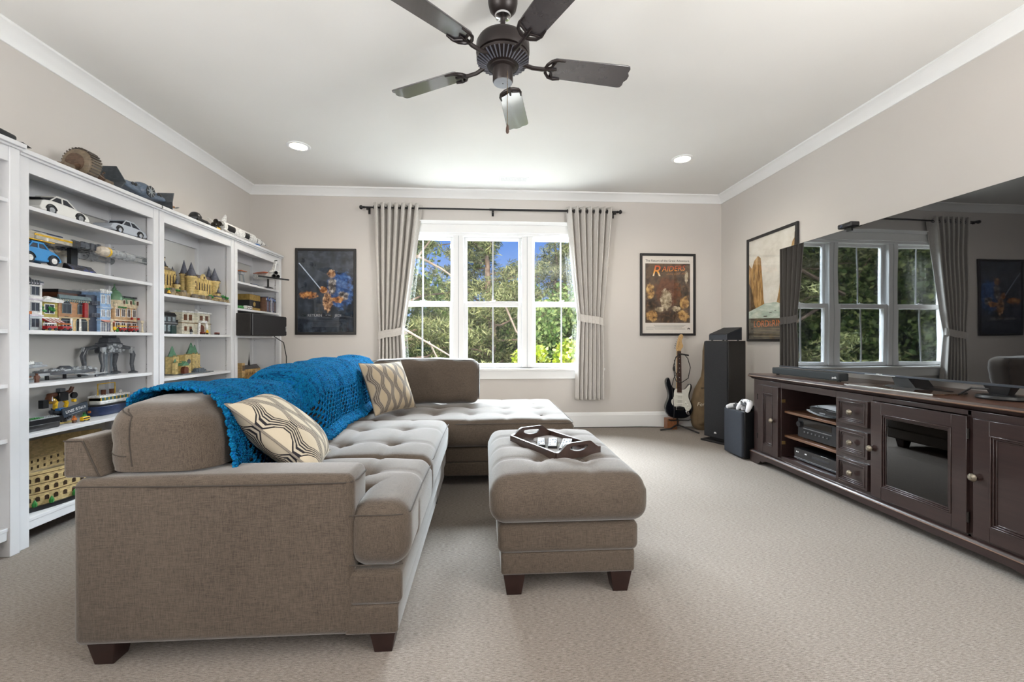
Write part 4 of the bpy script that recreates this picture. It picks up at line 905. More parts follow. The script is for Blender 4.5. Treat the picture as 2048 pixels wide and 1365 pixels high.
# ================================================================ bookcases (left wall): local x runs away from the camera, local y into the wall
BW = M('white_stained_pine', S(220, 221, 224), .4, var=.03, vs=6); BIN = M('white_back_board', S(212, 211, 207), .55, var=.02, vs=4)
HOLE = M('peg_hole', S(60, 58, 55), .8)
XF = -2.26
def bookcase(label, y0, shelves, xf=XF, dz=0.0):
    t = thing('bookcase', label, 'bookcase', (xf, y0, 0), PI/2, 'white bookcases along the left wall')
    w_, d, h = .894, .335, 1.965+dz
    for x in (0, w_-.045):
        for y in (0, d-.045): MB().box(x, x+.045, y, y+.045, 0, h-.03).build('post', BW, t, bev=.002)
    for x in (.010, w_-.030):
        MB().box(x, x+.020, .045, d-.045, .07, h-.03).build('side_panel', BW, t)
    MB().box(-.012, w_+.012, -.022, d, h-.022, h).build('top', BW, t, bev=.003); MB().box(-.005, w_+.005, -.010, d, h-.034, h-.022).build('top_moulding', BW, t, bev=.002)
    MB().box(.045, w_-.045, .004, .024, h-.105, h-.034).build('top_rail', BW, t, bev=.002); MB().box(.045, w_-.045, d-.045, d-.025, h-.130, h-.034).build('back_rail', BW, t, bev=.002)
    MB().box(.045, w_-.045, .006, .026, .082, .135).build('bottom_rail', BW, t, bev=.002)
    MB().box(.03, w_-.03, d-.020, d-.012, .08, h-.03).build('back_panel', BIN, t, smooth=False)
    MB().box(.045, w_-.045, .006, d-.025, h-.134, h-.128).build('under_top', BW, t) if False else None
    MB().box(.030, w_-.030, .004, d-.020, .122, .140).build('bottom_shelf', BW, t, bev=.002)
    for z in shelves: MB().box(.031, w_-.031, .008, d-.022, z-.020, z).build('shelf', BW, t, bev=.002)
    pg = MB()
    for z in np.arange(.35, 1.75, .032):
        if any(abs(z-s_) < .07 for s_ in shelves):
            for yy in (d-.06, .055): pg.cyl((w_-.0305, yy, z), (w_-.0296, yy, z), .003, None, 6)
    pg.build('peg_holes', HOLE, t); return t
bookcase('white bookcase cut off by the left edge of the picture', 1.330, (1.70, 1.42, 1.08, .82, .56), XF+.016, .014)
bookcase('white bookcase of toy cars and brick townhouses, nearest complete one', 2.238, (1.70, 1.418, 1.078, .808, .556))
bookcase('white bookcase with the brick castles, second from the back wall', 3.140, (1.358, 1.073, .755, .52))
bookcase('white bookcase with the black speaker, next to the back wall', 4.042, (1.572, 1.322, 1.068, .585))

# ---------------------------------------------------------------- toy building helpers
def plas(r, g, b, rough=.3):
    # glossy toy-brick plastic: every little brick a slightly different shade, fine dark joints
    name = 'brick_plastic_%d_%d_%d' % (r, g, b)
    if name in _mc: return _mc[name]
    t = NT(name); v = t.sep(t.coord('Object', (1/.016, 1/.016, 1/.0096))); cx = t.n('ShaderNodeCombineXYZ')
    row = t.math('FLOOR', v[2]); sh = t.math('MULTIPLY', t.math('MODULO', row, 2.0), .5)
    px, py = t.math('ADD', v[0], sh), t.math('ADD', v[1], sh)
    t.link(t.math('FLOOR', px), cx.inputs[0]); t.link(t.math('FLOOR', py), cx.inputs[1]); t.link(row, cx.inputs[2])
    wn = t.n('ShaderNodeTexWhiteNoise'); wn.noise_dimensions = '3D'; t.link(cx.outputs[0], wn.inputs['Vector'])
    jz = t.math('LESS_THAN', t.math('FRACT', v[2]), .10)
    c = S(r, g, b); dk = tuple(q*.78 for q in c); lt = tuple(min(1, q*1.14) for q in c)
    col = t.mix(t.math('MULTIPLY', jz, .45), t.mix(wn.outputs['Value'], dk, lt), tuple(q*.45 for q in c))
    _mc[name] = t.done(col, rough, spec=.5); return _mc[name]
TAN_ = plas(214, 190, 128); DTAN = plas(150, 128, 92); LG = plas(160, 164, 168); DG = plas(84, 88, 94); BK = plas(28, 29, 32); WT = plas(234, 234, 232); RD = plas(160, 28, 30); YL = plas(236, 190, 40); BL = plas(58, 120, 190); GN = plas(52, 130, 62); SG = plas(104, 142, 110); LB = plas(150, 184, 224); DB = plas(38, 52, 86); BR = plas(96, 58, 40); OR = plas(200, 112, 48); NG = plas(178, 128, 84); AZ = plas(64, 152, 214)
GLZ = M('toy_window_dark', S(40, 44, 52), .15, var=.2); TRANS = clear_glass('clear_plastic', (.8, .86, .9), 1.5)
GT = 'brick models on the bookcases'
def toy(name, label, cat, x, y, z, rz=PI/2): return thing(name, label, cat, (x, y, z+.0008), rz, GT)
def studs(m, x0, x1, y0, y1, z, p=.016):
    for x in np.arange(x0+p/2, x1-p/4, p):
        for y in np.arange(y0+p/2, y1-p/4, p): m.cyl((x, y, z), (x, y, z+.0035), .0048, None, 6)
def car(label, x, y, z, L, Wd, H_, paint, prof, roof, rz=PI/2, hub=None, extra=None):
    t = toy('toy_car', label, 'toy car', x, y, z, rz); r_ = H_*.235; wy = Wd/2
    pts = outline([(L*(p-.5), H_*q) for p, q in prof], 2)
    MB().prism(pts, -wy, wy, 'y').build('body', paint, t, bev=.004, seg=2)
    rp = [(L*(p-.5), H_*q) for p, q in roof]; cab = MB().prism(rp, -wy*.80, wy*.80, 'y'); cab.build('windows', GLZ, t)
    rf = MB(); k = len(rp); tops = sorted(rp, key=lambda q: -q[1])[:2]; xa, xb = min(q[0] for q in tops), max(q[0] for q in tops)
    rf.box(xa-.004, xb+.004, -wy*.84, wy*.84, tops[0][1]-.004, tops[0][1]+.005)
    bx0, bx1 = min(q[0] for q in rp), max(q[0] for q in rp); zb = min(q[1] for q in rp)
    for s_ in (-1, 1):
        for pa, pb in (((bx0, zb), (xa, tops[0][1])), ((bx1, zb), (xb, tops[0][1])), (((bx0+bx1)/2, zb), ((xa+xb)/2, tops[0][1]))):
            rf.tube([(pa[0], s_*wy*.83, pa[1]), (pb[0], s_*wy*.80, pb[1])], .004, 6)
    rf.build('roof', paint, t, bev=.002)
    for wx in (-L*.31, L*.30):
        for s_ in (-1, 1):
            w_ = MB(); w_.lathe([(0, -.010), (r_*.62, -.010), (r_*.95, -.009), (r_, -.004), (r_, .004), (r_*.95, .009), (0, .009)], 20, m=T(wx, s_*(wy-.006), r_) @ RX(PI/2)); wo = w_.build('wheel', BK, t)
            MB().lathe([(0, 0), (r_*.30, .001), (r_*.58, 0)], 14, m=T(wx, s_*(wy-.006)+s_*.0108, r_) @ RX(-s_*PI/2) @ T(0, 0, 0)).build('hub', hub or LG, wo)
            MB().tube([(wx+(r_*1.12)*math.cos(a), s_*(wy+.001), r_+(r_*1.12)*math.sin(a)) for a in np.linspace(.1, PI-.1, 10)], .003, 6).build('wheel_arch', BK, t)
    MB().box(-L*.5-.001, -L*.5+.004, -wy*.7, wy*.7, H_*.20, H_*.30).build('bumper', LG, t); MB().box(L*.5-.006, L*.5+.001, -wy*.7, wy*.7, H_*.20, H_*.30).build('bumper', LG, t)
    if extra: extra(t)
    return t
SPORT = [(0, .16), (.0, .42), (.03, .60), (.10, .66), (.25, .70), (.60, .66), (.80, .58), (.95, .48), (1.0, .36), (1.0, .16), (.5, .12)]
def ex1(t): MB().box(-.125, -.09, -.05, .05, .078, .084).build('tail_spoiler', BK, t); MB().box(.115, .128, -.045, -.032, .046, .056).build('indicator', OR, t); MB().box(-.02, .02, -.048, .048, .07, .082).build('seats', plas(186, 84, 40), t)
car('white toy sports car on the top shelf', -2.39, 2.545, 1.70, .27, .13, .112, M('white_car_plastic', S(226, 226, 222), .25, var=.03), [(p, q) for p, q in SPORT], [(.18, .64), (.34, .98), (.56, .98), (.74, .64)], extra=ex1)
car('silver grey toy coupe behind the white car on the top shelf', -2.36, 2.945, 1.70, .265, .12, .100, M('silver_car_plastic', S(176, 183, 192), .22, var=.03), [(0, .18), (0, .45), (.05, .58), (.2, .64), (.5, .66), (.8, .62), (.95, .56), (1, .40), (1, .18), (.5, .12)], [(.30, .62), (.42, .97), (.66, .97), (.90, .60)], hub=CHROME)
def ex2(t):
    for i, c in enumerate((YL, RD)): MB().rbox(-.09, .09, -.03+i*.034, -.002+i*.034, .124, .130, .003, .05).build('surfboard', c, t)
    MB().box(-.06, .06, -.036, .036, .112, .118).build('roof_rack', BK, t); MB().box(.055, .065, -.02, -.01, .13, .15).build('fin', WT, t)
car('blue rounded toy car carrying surfboards on its roof', -2.33, 2.365, 1.418, .20, .10, .112, M('azure_car_plastic', S(54, 140, 204), .25, var=.03), [(0, .2), (0, .40), (.06, .60), (.2, .72), (.36, .74), (.64, .72), (.8, .66), (.93, .54), (1, .36), (1, .2), (.5, .14)], [(.18, .66), (.32, .98), (.58, .98), (.74, .66)], hub=WT, extra=ex2)
# twin-boom model spacecraft on a stand
t = toy('toy_spacecraft', 'long grey toy spacecraft with twin engine booms on a black stand', 'toy spaceship', -2.435, 2.70, 1.418)
def C6(x, y, z): return (x, y, z)
sl = Matrix.Rotation(.04, 4, 'Y')
m = MB(); m.box(-.26, -.02, -.055, .055, .150, .185); m.taper(-.30, -.20, -.05, .05, .145, .190, .8); studs(m, -.24, -.04, -.04, .04, .185); m.build('cockpit_hull', plas(206, 200, 186), t, bev=.003)
MB().box(-.27, -.06, -.0565, -.055, .168, .178).build('yellow_stripe', YL, t); MB().box(-.26, -.10, -.04, .04, .186, .196).build('deck_stripe', DB, t)
m = MB(); m.box(-.06, .12, -.10, .10, .150, .178); 
for i in range(60): x, y = random.uniform(-.06, .12), random.uniform(-.10, .10); m.box(x-.008, x+.008, y-.007, y+.007, .145, .178+random.uniform(.002, .014))
m.build('engine_block', DG, t)
for y in (-.115, .115):
    e = MB(); e.lathe([(0, -.03), (.020, -.026), (.030, -.008), (.032, .015), (.030, .025)], 18, m=T(.06, y, .150) @ RY(PI/2)); e.build('boom_nose', plas(206, 196, 180), t)
    MB().lathe([(.031, .025), (.031, .038)], 18, m=T(.06, y, .150) @ RY(PI/2)).build('yellow_ring', YL, t)
    e = MB()
    for i in range(5): e.lathe([(0, 0), (.024+.003*(i % 2), 0), (.024+.003*(i % 2), .036), (0, .036)], 14, m=T(.10+.036*i, y, .150) @ RY(PI/2))
    for i in range(16): a = random.uniform(0, 2*PI); x = random.uniform(.10, .27); e.box(x-.007, x+.007, y+.026*math.cos(a)-.004, y+.026*math.cos(a)+.004, .150+.026*math.sin(a)-.004, .150+.026*math.sin(a)+.004)
    e.build('engine_boom', LG, t)
    for a in (.8, 2.3, 3.9, 5.4): MB().cyl((.27, y+.024*math.cos(a), .150+.024*math.sin(a)), (.405, y+.022*math.cos(a), .150+.022*math.sin(a)), .0032, None, 6).build('boom_rod', LG, t)
    MB().lathe([(.0, .0), (.026, .0), (.030, .012), (.024, .028), (.0, .033)], 16, m=T(.400, y, .150) @ RY(PI/2)).build('boom_end', plas(150, 156, 160), t)
m = MB(); m.box(-.02, .02, -.012, .012, .02, .15); m.box(-.04, .10, -.07, .05, 0, .012); m.tr(Matrix.Identity(4)); m.build('stand', BK, t)
pq = toy('display_plaque', 'dark display plaque with blue drawing in front of the long spacecraft', 'plaque', -2.345, 2.645, 1.418)
MB().prism([(-.03, 0), (.03, 0), (.02, .042), (.012, .044)], -.075, .085, 'x').build('block', BK, pq); MB().prism([(-.0315, .004), (-.0305, .004), (.0105, .0435), (.0095, .0435)], -.07, .08, 'x').build('printed_face', art('plaque_print', [(.35, S(34, 34, 38)), (.55, S(80, 82, 90)), (.7, S(60, 90, 200))], (1, 1, 1), 30), pq)
# ---------------------------------------------------------------- toy townhouses
def house(label, xf, y0, y1, z, d, floors, wall, trim, wins, roof=None, cols=2, win=GLZ, arch=False, base=None, fx=None):
    t = toy('toy_townhouse', label, 'toy building', xf, (y0+y1)/2, z); w_ = y1-y0; H_ = sum(floors); m = MB(); zz = 0; tr_ = MB(); wn = MB(); fr = MB()
    for k, h in enumerate(floors):
        mm = base if (base and k == 0) else wall; MB().box(-w_/2, w_/2, 0, d, zz, zz+h).build('storey', mm, t, bev=.0008)
        tr_.box(-w_/2-.004, w_/2+.004, -.005, d+.002, zz+h-.008, zz+h)
        for i in range(cols):
            cx = -w_/2+w_*(i+.5)/cols; ww = w_/cols*.26; z0, z1 = zz+h*.20, zz+h*.74
            if arch and k == 0: ww *= 1.35; z0 = zz
            pol = [(cx-ww, z0), (cx+ww, z0), (cx+ww, z1)] + ([(cx+ww*math.cos(a), z1+ww*.8*math.sin(a)) for a in np.linspace(.3, PI-.3, 6)] if arch else []) + [(cx-ww, z1)]
            wn.prism(pol, -.0012, .002, 'y'); fr.frame(cx-ww-.003, cx+ww+.003, z0, z1+.003, .003, -.0035, .0)
            fr.box(cx-.001, cx+.001, -.0025, 0, z0, z1)
            sx = .1
        for s_ in (-1, 1):
            for i in range(2): cy = d*(i+.5)/2; wn.box(s_*(w_/2)-.0012, s_*(w_/2)+.0012, cy-.010, cy+.010, zz+h*.25, zz+h*.75)
        zz += h
    tr_.build('cornice', trim, t, bev=.0006); wn.build('windows', win, t); fr.build('window_frames', wins, t)
    r_ = MB(); r_.box(-w_/2-.004, w_/2+.004, -.004, .004, H_, H_+.010); r_.box(-w_/2-.004, -w_/2+.004, 0, d, H_, H_+.010); r_.box(w_/2-.004, w_/2+.004, 0, d, H_, H_+.010)
    for i in range(int(w_/.014)): r_.box(-w_/2+.014*i, -w_/2+.014*i+.007, -.007, .0, H_-.012, H_+.014)
    r_.build('parapet', roof or trim, t)
    if fx: fx(t, w_, d, H_)
    return t
ZS = 1.078
def fxA(t, w_, d, H_):
    MB().lathe([(.05, 0), (.05, .02), (.040, .034), (.030, .04), (0, .042)], 8, (0, .05, H_)).build('turret_roof', DG, t); MB().box(-w_/2-.004, -w_/2+.012, -.03, 0, .12, .25).build('sign_board', plas(196, 120, 50), t)
    MB().box(-w_/2, -.01, -.022, .0, .0, .085).build('shop_porch', plas(52, 74, 112), t); MB().box(-w_/2-.002, -.006, -.028, .002, .085, .10).build('porch_roof', OR, t)
house('white brick townhouse with dark turret, leftmost of the toy street', -2.385, 2.325, 2.475, ZS, .16, (.085, .085, .085), WT, plas(210, 204, 214), LG, DG, 2, fx=fxA, base=plas(196, 206, 210))
def fxB(t, w_, d, H_):
    aw = MB().prism([(-.002, .07), (-.045, .048), (-.045, .045), (-.002, .06)], -w_/2+.004, w_/2-.004, 'x'); aw.build('awning', RD, t); s = MB()
    for i in range(4): s.prism([(-.003, .0708), (-.046, .0488), (-.046, .047), (-.003, .066)], -w_/2+.008+i*.022, -w_/2+.017+i*.022, 'x')
    s.build('awning_stripes', WT, t); tk = MB(); tk.lathe([(.030, 0), (.032, .045), (.030, .048), (.004, .062), (0, .062)], 16, (0, .09, H_+.022)); tk.build('water_tank', BR, t); MB().box(-.025, .025, .065, .115, H_, H_+.022).build('tank_stand', BK, t)
    v = MB()
    for i in range(14): v.ball((random.uniform(-w_/2, w_/2), -.004, .115+random.uniform(-.01, .02)), .007, 6, 4)
    v.build('ivy', GN, t); MB().prism([(-w_/2-.01, H_-.012), (w_/2+.01, H_-.012), (w_/2+.02, H_+.002), (-w_/2+.02, H_+.02)], -.02, .0, 'y').build('white_gable', WT, t)
house('narrow olive brick cafe with red striped awning in the toy street', -2.40, 2.480, 2.575, ZS, .15, (.075, .095), plas(176, 160, 70), WT, WT, WT, 1, fx=fxB)
def fxC(t, w_, d, H_):
    MB().box(.05, .072, -.014, 0, .085, .172).build('red_banner', RD, t); MB().prism([(.0, H_), (-.012, H_+.006), (-.006, H_+.026), (.0, H_+.026)], -w_/2-.006, w_/2+.006, 'x').build('slate_eaves', plas(112, 132, 136), t)
    m = MB(); m.box(-.04, w_/2, .05, .14, H_, H_+.045); m.build('rooftop_room', BR, t); MB().box(-.045, w_/2+.004, .045, .145, H_+.045, H_+.062).build('rooftop_cornice', BK, t)
    for i in (-1, 1): MB().cyl((i*.028, -.008, 0), (i*.028, -.008, .075), .006, .005, 8).build('column', WT, t)
house('sand coloured brick corner house with red banner in the toy street', -2.40, 2.580, 2.765, ZS, .16, (.082, .100), NG, plas(190, 170, 130), plas(120, 130, 130), plas(112, 132, 136), 2, arch=True, base=plas(206, 176, 124), fx=fxC)
def fxD(t, w_, d, H_):
    m = MB(); 
    for z in (.09, .165):
        m.box(-w_/2-.055, -w_/2, .0, .04, z, z+.004)
        for i in range(8): m.box(-w_/2-.054+i*.007, -w_/2-.052+i*.007, -.001, .002, z, z+.022)
        m.box(-w_/2-.055, -w_/2, -.001, .002, z+.021, z+.024)
    m.build('fire_escape', plas(96, 102, 116), t); MB().prism([(-.002, .078), (-.03, .064), (-.03, .062), (-.002, .072)], -w_/2, w_/2, 'x').build('striped_awning', plas(220, 150, 130), t)
    MB().box(-w_/2-.075, -w_/2, .02, d, 0, H_-.03).build('dark_annex', plas(56, 62, 80), t)
house('pale blue narrow brick house with two tall windows in the toy street', -2.385, 2.825, 2.902, ZS, .16, (.078, .080, .096), LB, plas(190, 206, 226), WT, WT, 2, arch=True, win=plas(120, 130, 150), fx=fxD)
def fxE(t, w_, d, H_):
    MB().prism([(0, H_), (.012, H_+.055), (d-.01, H_+.055), (d, H_)], -w_/2, w_/2, 'x').build('green_mansard', SG, t); c = -w_/2+.036
    MB().lathe([(.044, -.02), (.044, .03), (.047, .034)], 16, (c, .03, H_)).build('corner_turret', plas(214, 200, 170), t)
    MB().lathe([(.044, .034), (.042, .055), (.034, .078), (.020, .096), (.010, .104), (.010, .112), (.004, .120), (.003, .138), (0, .142)], 16, (c, .03, H_)).build('green_dome', SG, t)
    for i in range(3): x = -.02+i*.055; MB().box(x-.013, x+.013, -.004, .02, H_+.008, H_+.042).build('dormer', plas(226, 218, 200), t); MB().box(x-.007, x+.007, -.006, -.003, H_+.010, H_+.036).build('dormer_pane', BR, t)
    m = MB()
    for i in range(12): m.box(-w_/2+.08+i*.014, -w_/2+.086+i*.014, .01, .02, H_+.055, H_+.066)
    m.build('roof_crest', DG, t); v = MB()
    for i in range(8): v.ball((c+random.uniform(-.03, .03), -.018, H_-.012), .006, 6, 4)
    v.build('balcony_plants', GN, t); f = MB()
    for x in (.03, .085): f.box(x-.004, x+.004, -.02, -.01, .085, .10)
    f.build('red_flags', RD, t)
house('grand brick hotel with green mansard roof and domed corner in the toy street', -2.37, 2.910, 3.085, ZS, .15, (.082, .092), plas(206, 170, 128), plas(222, 206, 176), WT, plas(222, 206, 176), 4, arch=True, base=plas(158, 104, 66), win=plas(64, 40, 34), fx=fxE)
def cart(label, y, x, cols, name='toy_street_cart'):
    t = toy(name, label, 'toy cart', x, y, ZS); MB().box(-.026, .026, -.014, .014, .008, .026).build('body', cols[0], t, bev=.002); MB().box(-.024, .024, -.013, .013, .034, .042).build('canopy', cols[1], t, bev=.002)
    p = MB()
    for a in (-.022, .022):
        for c in (-.011, .011): p.cyl((a, c, .026), (a, c, .034), .0015, None, 6)
    p.build('poles', WT, t)
    for a in (-.016, .016):
        for c in (-.0155, .0155): MB().lathe([(0, -.002), (.008, -.002), (.008, .002), (0, .002)], 10, m=T(a, c, .008) @ RX(PI/2)).build('wheel', BK, t)
cart('tiny yellow and red tram car in front of the green roofed toy hotel', 2.893, -2.312, (RD, YL)); cart('tiny red and orange street cart at the far end of the toy street', 2.985, -2.312, (RD, OR))
cart('tiny red table stand in front of the toy cafe', 2.452, -2.325, (RD, WT)); cart('tiny dark red flower stand before the sand coloured toy house', 2.535, -2.325, (RD, OR))
for y, lab in ((2.822, 'white toy street lamp by the pale blue brick house'), (3.062, 'cream toy column at the far end of the toy street')):
    t = toy('toy_street_lamp', lab, 'toy lamp post', -2.315, y, ZS); MB().lathe([(.010, 0), (.010, .006), (.005, .012), (.004, .06), (.009, .066), (.009, .078), (0, .082)], 12).build('post', plas(222, 212, 186), t); MB().ball((0, 0, .074), .006, 8, 6).build('globe', WT, t)
t = toy('toy_figure_pair', 'tiny yellow bush and figures beside the toy tram car', 'toy figures', -2.315, 2.855, ZS)
for i, c in enumerate((YL, GN)): MB().ball((-.012+.02*i, 0, .022-.010*i), (.010, .010, .012), 10, 8).build('bush', c, t)
MB().cyl((-.012, 0, 0), (-.012, 0, .014), .003).build('stem', BR, t)
# ---------------------------------------------------------------- shelf of grey models
t = toy('toy_starship', 'pale grey toy ship model at the near end of the grey models shelf', 'toy spaceship', -2.42, 2.40, .808)
MB().prism([(-.13, .06), (.11, .075), (.11, .085), (-.13, .095)], -.03, .03, 'y').build('hull', LG, t, bev=.002); MB().box(-.08, .05, -.02, .02, .09, .105).build('deck', WT, t); MB().box(.06, .10, -.012, .012, .085, .10).build('bridge', LG, t); m = MB(); studs(m, -.08, .05, -.02, .02, .105, .012); m.build('studs', WT, t)
MB().box(-.012, .012, -.01, .01, .006, .06).build('stand', LG, t); MB().lathe([(.05, 0), (.05, .006), (0, .006)], 16).build('stand_base', LG, t); MB().box(.0, .05, -.006, .006, .02, .026).build('orange_fin', OR, t)
t = toy('toy_spacecraft', 'flat dark grey toy spacecraft lying on the grey models shelf', 'toy spaceship', -2.40, 2.615, .808)
MB().prism([(-.16, .0), (-.10, -.075), (.05, -.085), (.15, -.04), (.16, .0), (.15, .04), (.05, .085), (-.10, .075)], .030, .048, 'z').build('hull', DG, t, bev=.003)
m = MB(); 
for i in range(90):
    x, y = random.uniform(-.12, .13), random.uniform(-.065, .065); a, c = random.uniform(.004, .014), random.uniform(.004, .012); m.box(x-a, x+a, y-c, y+c, .046, .046+random.uniform(.003, .014)*(1.4 if abs(y) < .03 else .7))
m.build('surface_details', LG, t); MB().lathe([(.034, .0), (.034, .010), (.020, .022), (0, .022)], 16, (.0, 0, .050)).build('centre_dome', DG, t)
for s_ in (-1, 1): MB().box(-.20, -.07, s_*.03-.012, s_*.03+.012, .026, .040).build('front_prong', LG, t, bev=.003); MB().tube([(-.02, s_*.07, .03), (.06, s_*.10, .018), (.16, s_*.095, .024)], .004, 6).build('side_rail', LG, t)
for x in (-.10, .0, .09): MB().cyl((x, 0, 0), (x, 0, .032), .008, .008, 8).build('landing_leg', BK, t)
t = toy('toy_robot_walker', 'dark grey four-legged toy walking robot on clear supports', 'toy robot', -2.42, 2.93, .808)
m = MB(); m.box(-.06, .06, -.04, .04, .135, .20); m.taper(-.035, .045, -.03, .03, .20, .235, 1.2); m.build('torso', DG, t, bev=.006)
m = MB()
for i in range(50): x, y, z = random.uniform(-.06, .06), random.choice((-1, 1))*random.uniform(.036, .044), random.uniform(.14, .20); m.box(x-.008, x+.008, y-.004, y+.004, z-.006, z+.006)
m.build('armour_details', LG, t); MB().box(-.03, .035, -.022, .022, .235, .258).build('head', DG, t, bev=.006); MB().tube([(-.02, 0, .258), (.03, 0, .264), (.05, 0, .26)], .004, 6).build('antenna', BK, t)
for sx in (-1, 1):
    for sy in (-1, 1):
        MB().tube([(sx*.055, sy*.03, .175), (sx*.105, sy*.05, .165), (sx*.118, sy*.055, .12), (sx*.108, sy*.055, .06), (sx*.118, sy*.055, .014)], [.014, .013, .015, .011, .010], 10).build('leg', DG, t); MB().lathe([(.026, 0), (.026, .006), (.012, .014), (0, .014)], 12, (sx*.12, sy*.055, 0)).build('foot', DG, t)
        MB().box(sx*.108-.014, sx*.108+.014, sy*.055-.010, sy*.055+.010, .13, .175).build('knee_plate', LG, t, bev=.004)
for x in (-.018, .018): MB().cyl((x, 0, .006), (x, 0, .135), .006, None, 10).build('clear_support', TRANS, t)
MB().lathe([(.045, 0), (.040, .006), (0, .008)], 20).build('clear_base', TRANS, t)
def fig(label, x, y, z, c1, c2, h=.042):
    t = toy('toy_figure', label, 'toy figure', x, y, z); MB().box(-.008, .008, -.005, .005, 0, h*.38).build('legs', c2, t); MB().taper(-.009, .009, -.005, .005, h*.38, h*.72, 1.2).build('torso', c1, t); MB().lathe([(.005, 0), (.006, .002), (.006, .009), (.004, .011)], 10, (0, 0, h*.72)).build('head', c1, t)
    for s_ in (-1, 1): MB().tube([(s_*.010, 0, h*.68), (s_*.014, -.003, h*.45)], .0026, 6).build('arm', c1, t)
fig('tiny brown toy figure in front of the flat spacecraft', -2.315, 2.375, .808, BR, BR, .05); fig('tiny pale toy figure beside the walking robot', -2.33, 2.735, .808, LG, DG, .045)
# ---------------------------------------------------------------- shelf with ferry and mech
t = toy('toy_ship', 'black angular toy ship with green and white deck on the lower shelf', 'toy ship', -2.345, 2.40, .556)
MB().prism([(-.11, -.03), (.09, -.03), (.13, 0), (.09, .03), (-.11, .03)], .0, .03, 'z').build('hull', BK, t, bev=.002); MB().prism([(-.11, .030), (-.06, .055), (.12, .055), (.13, .030)], -.026, .026, 'y').build('upper_hull', BK, t); m = MB(); m.box(-.05, .10, -.024, .024, .055, .060); studs(m, .02, .10, -.024, .024, .060, .012); m.build('deck', LG, t); m = MB(); studs(m, -.05, .02, -.024, .024, .060, .012); m.build('green_studs', GN, t)
t = toy('toy_mech', 'brown and yellow toy mech robot perched above its name sign', 'toy robot', -2.41, 2.60, .556)
MB().box(-.045, .04, -.035, .035, .0, .008).build('base_plate', plas(196, 176, 110), t); m = MB()
for i in range(40): x, y, z = random.uniform(-.035, .03), random.uniform(-.025, .025), random.uniform(.008, .08); m.box(x-.010, x+.010, y-.008, y+.008, z-.008, z+.008)
m.build('rubble_tower', DG, t); MB().box(-.04, .0, -.032, -.01, .075, .088).build('blue_block', BL, t)
MB().box(-.025, .03, -.02, .02, .125, .175).build('torso', BK, t, bev=.004); MB().box(-.012, .018, -.015, .015, .175, .197).build('head', DG, t, bev=.004)
for sx, c in ((-1, YL), (1, YL)): MB().tube([(sx*.02, 0, .13), (sx*.034, -.005, .11), (sx*.03, 0, .085)], .010, 8).build('leg', c, t)
MB().tube([(-.025, 0, .165), (-.07, -.01, .165), (-.085, -.02, .13)], [.012, .014, .02], 10).build('arm', BR, t); MB().ball((-.07, -.018, .135), (.026, .018, .018), 12, 8).build('round_fist', plas(190, 150, 50), t); MB().box(-.125, -.095, -.03, -.005, .10, .145).build('black_hand', BK, t)
MB().tube([(.03, 0, .165), (.055, -.005, .175), (.062, -.01, .20)], [.012, .011, .009], 10).build('arm', BR, t); MB().lathe([(0, -.006), (.018, -.006), (.018, .006), (0, .006)], 16, m=T(.06, -.02, .15) @ RX(PI/2)).build('wheel', BK, t); MB().lathe([(0, -.007), (.009, -.007), (.009, .007), (0, .007)], 12, m=T(.06, -.02, .12) @ RX(PI/2)).build('gear', YL, t)
t = toy('toy_name_sign', 'slanted dark grey sign with white lettering in front of the toy mech', 'sign', -2.352, 2.625, .556); sg = T(0, 0, .072) @ RY(-.16)
MB().box(-.075, .075, -.004, .004, -.026, .026, sg).build('board', plas(62, 72, 84), t); MB().text('UNIS RTaUs', .024, sg @ T(0, -.0044, -.006) @ RX(PI/2), .0004, .1).build('lettering', M('logo_white', S(230, 230, 230), .4), t); MB().box(-.045, .035, -.0048, -.004, -.0185, -.0155, sg).build('underline', LG, t); MB().box(-.008, .008, -.003, .003, .0, .055).build('post', DG, t)
t = toy('toy_bus', 'little yellow toy bus on the lower shelf', 'toy bus', -2.325, 2.655, .556); MB().rbox(-.024, .024, -.010, .010, .004, .026, .004, .02).build('body', YL, t); MB().box(-.020, .018, -.0108, .0108, .014, .021).build('windows', GLZ, t)
for x in (-.014, .014): MB().cyl((x, -.011, .005), (x, .011, .005), .005, None, 10).build('wheel_pair', BK, t)
fig('tiny toy figure with a white hat behind the yellow bus', -2.36, 2.69, .556, GN, BR, .045); fig('tiny rust coloured toy figure below the name sign', -2.335, 2.60, .556, OR, BR, .04)
t = toy('toy_ferry', 'toy ferry boat with navy hull and white windowed cabin', 'toy boat', -2.42, 2.93, .556)
hp = [(-.14, -.005), (-.12, -.035), (-.06, -.045), (.10, -.045), (.145, -.03), (.15, 0), (.145, .03), (.10, .045), (-.06, .045), (-.12, .035), (-.14, .005)]
MB().prism(outline(hp, 2), .0, .058, 'z').build('hull', DB, t, bev=.004); MB().prism(outline([(x*.96, y*.92) for x, y in hp], 2), .058, .066, 'z').build('deck_edge', BK, t)
MB().rbox(-.105, .115, -.034, .034, .066, .092, .008, .05).build('lower_cabin', WT, t); MB().box(-.10, .11, -.033, .033, .092, .110).build('window_band', plas(60, 104, 112), t); m = MB()
for i in range(8): m.box(-.10+i*.0285, -.094+i*.0285, -.0345, .0345, .092, .110)
m.build('window_posts', YL, t); m = MB(); m.box(-.108, .118, -.036, .036, .110, .122); studs(m, -.10, .11, -.03, .03, .122, .015); m.build('cabin_roof', WT, t, ); 
for x in (-.04, .02): MB().cyl((x, 0, .12), (x, 0, .155), .012, .013, 12).build('funnel', BR, t)
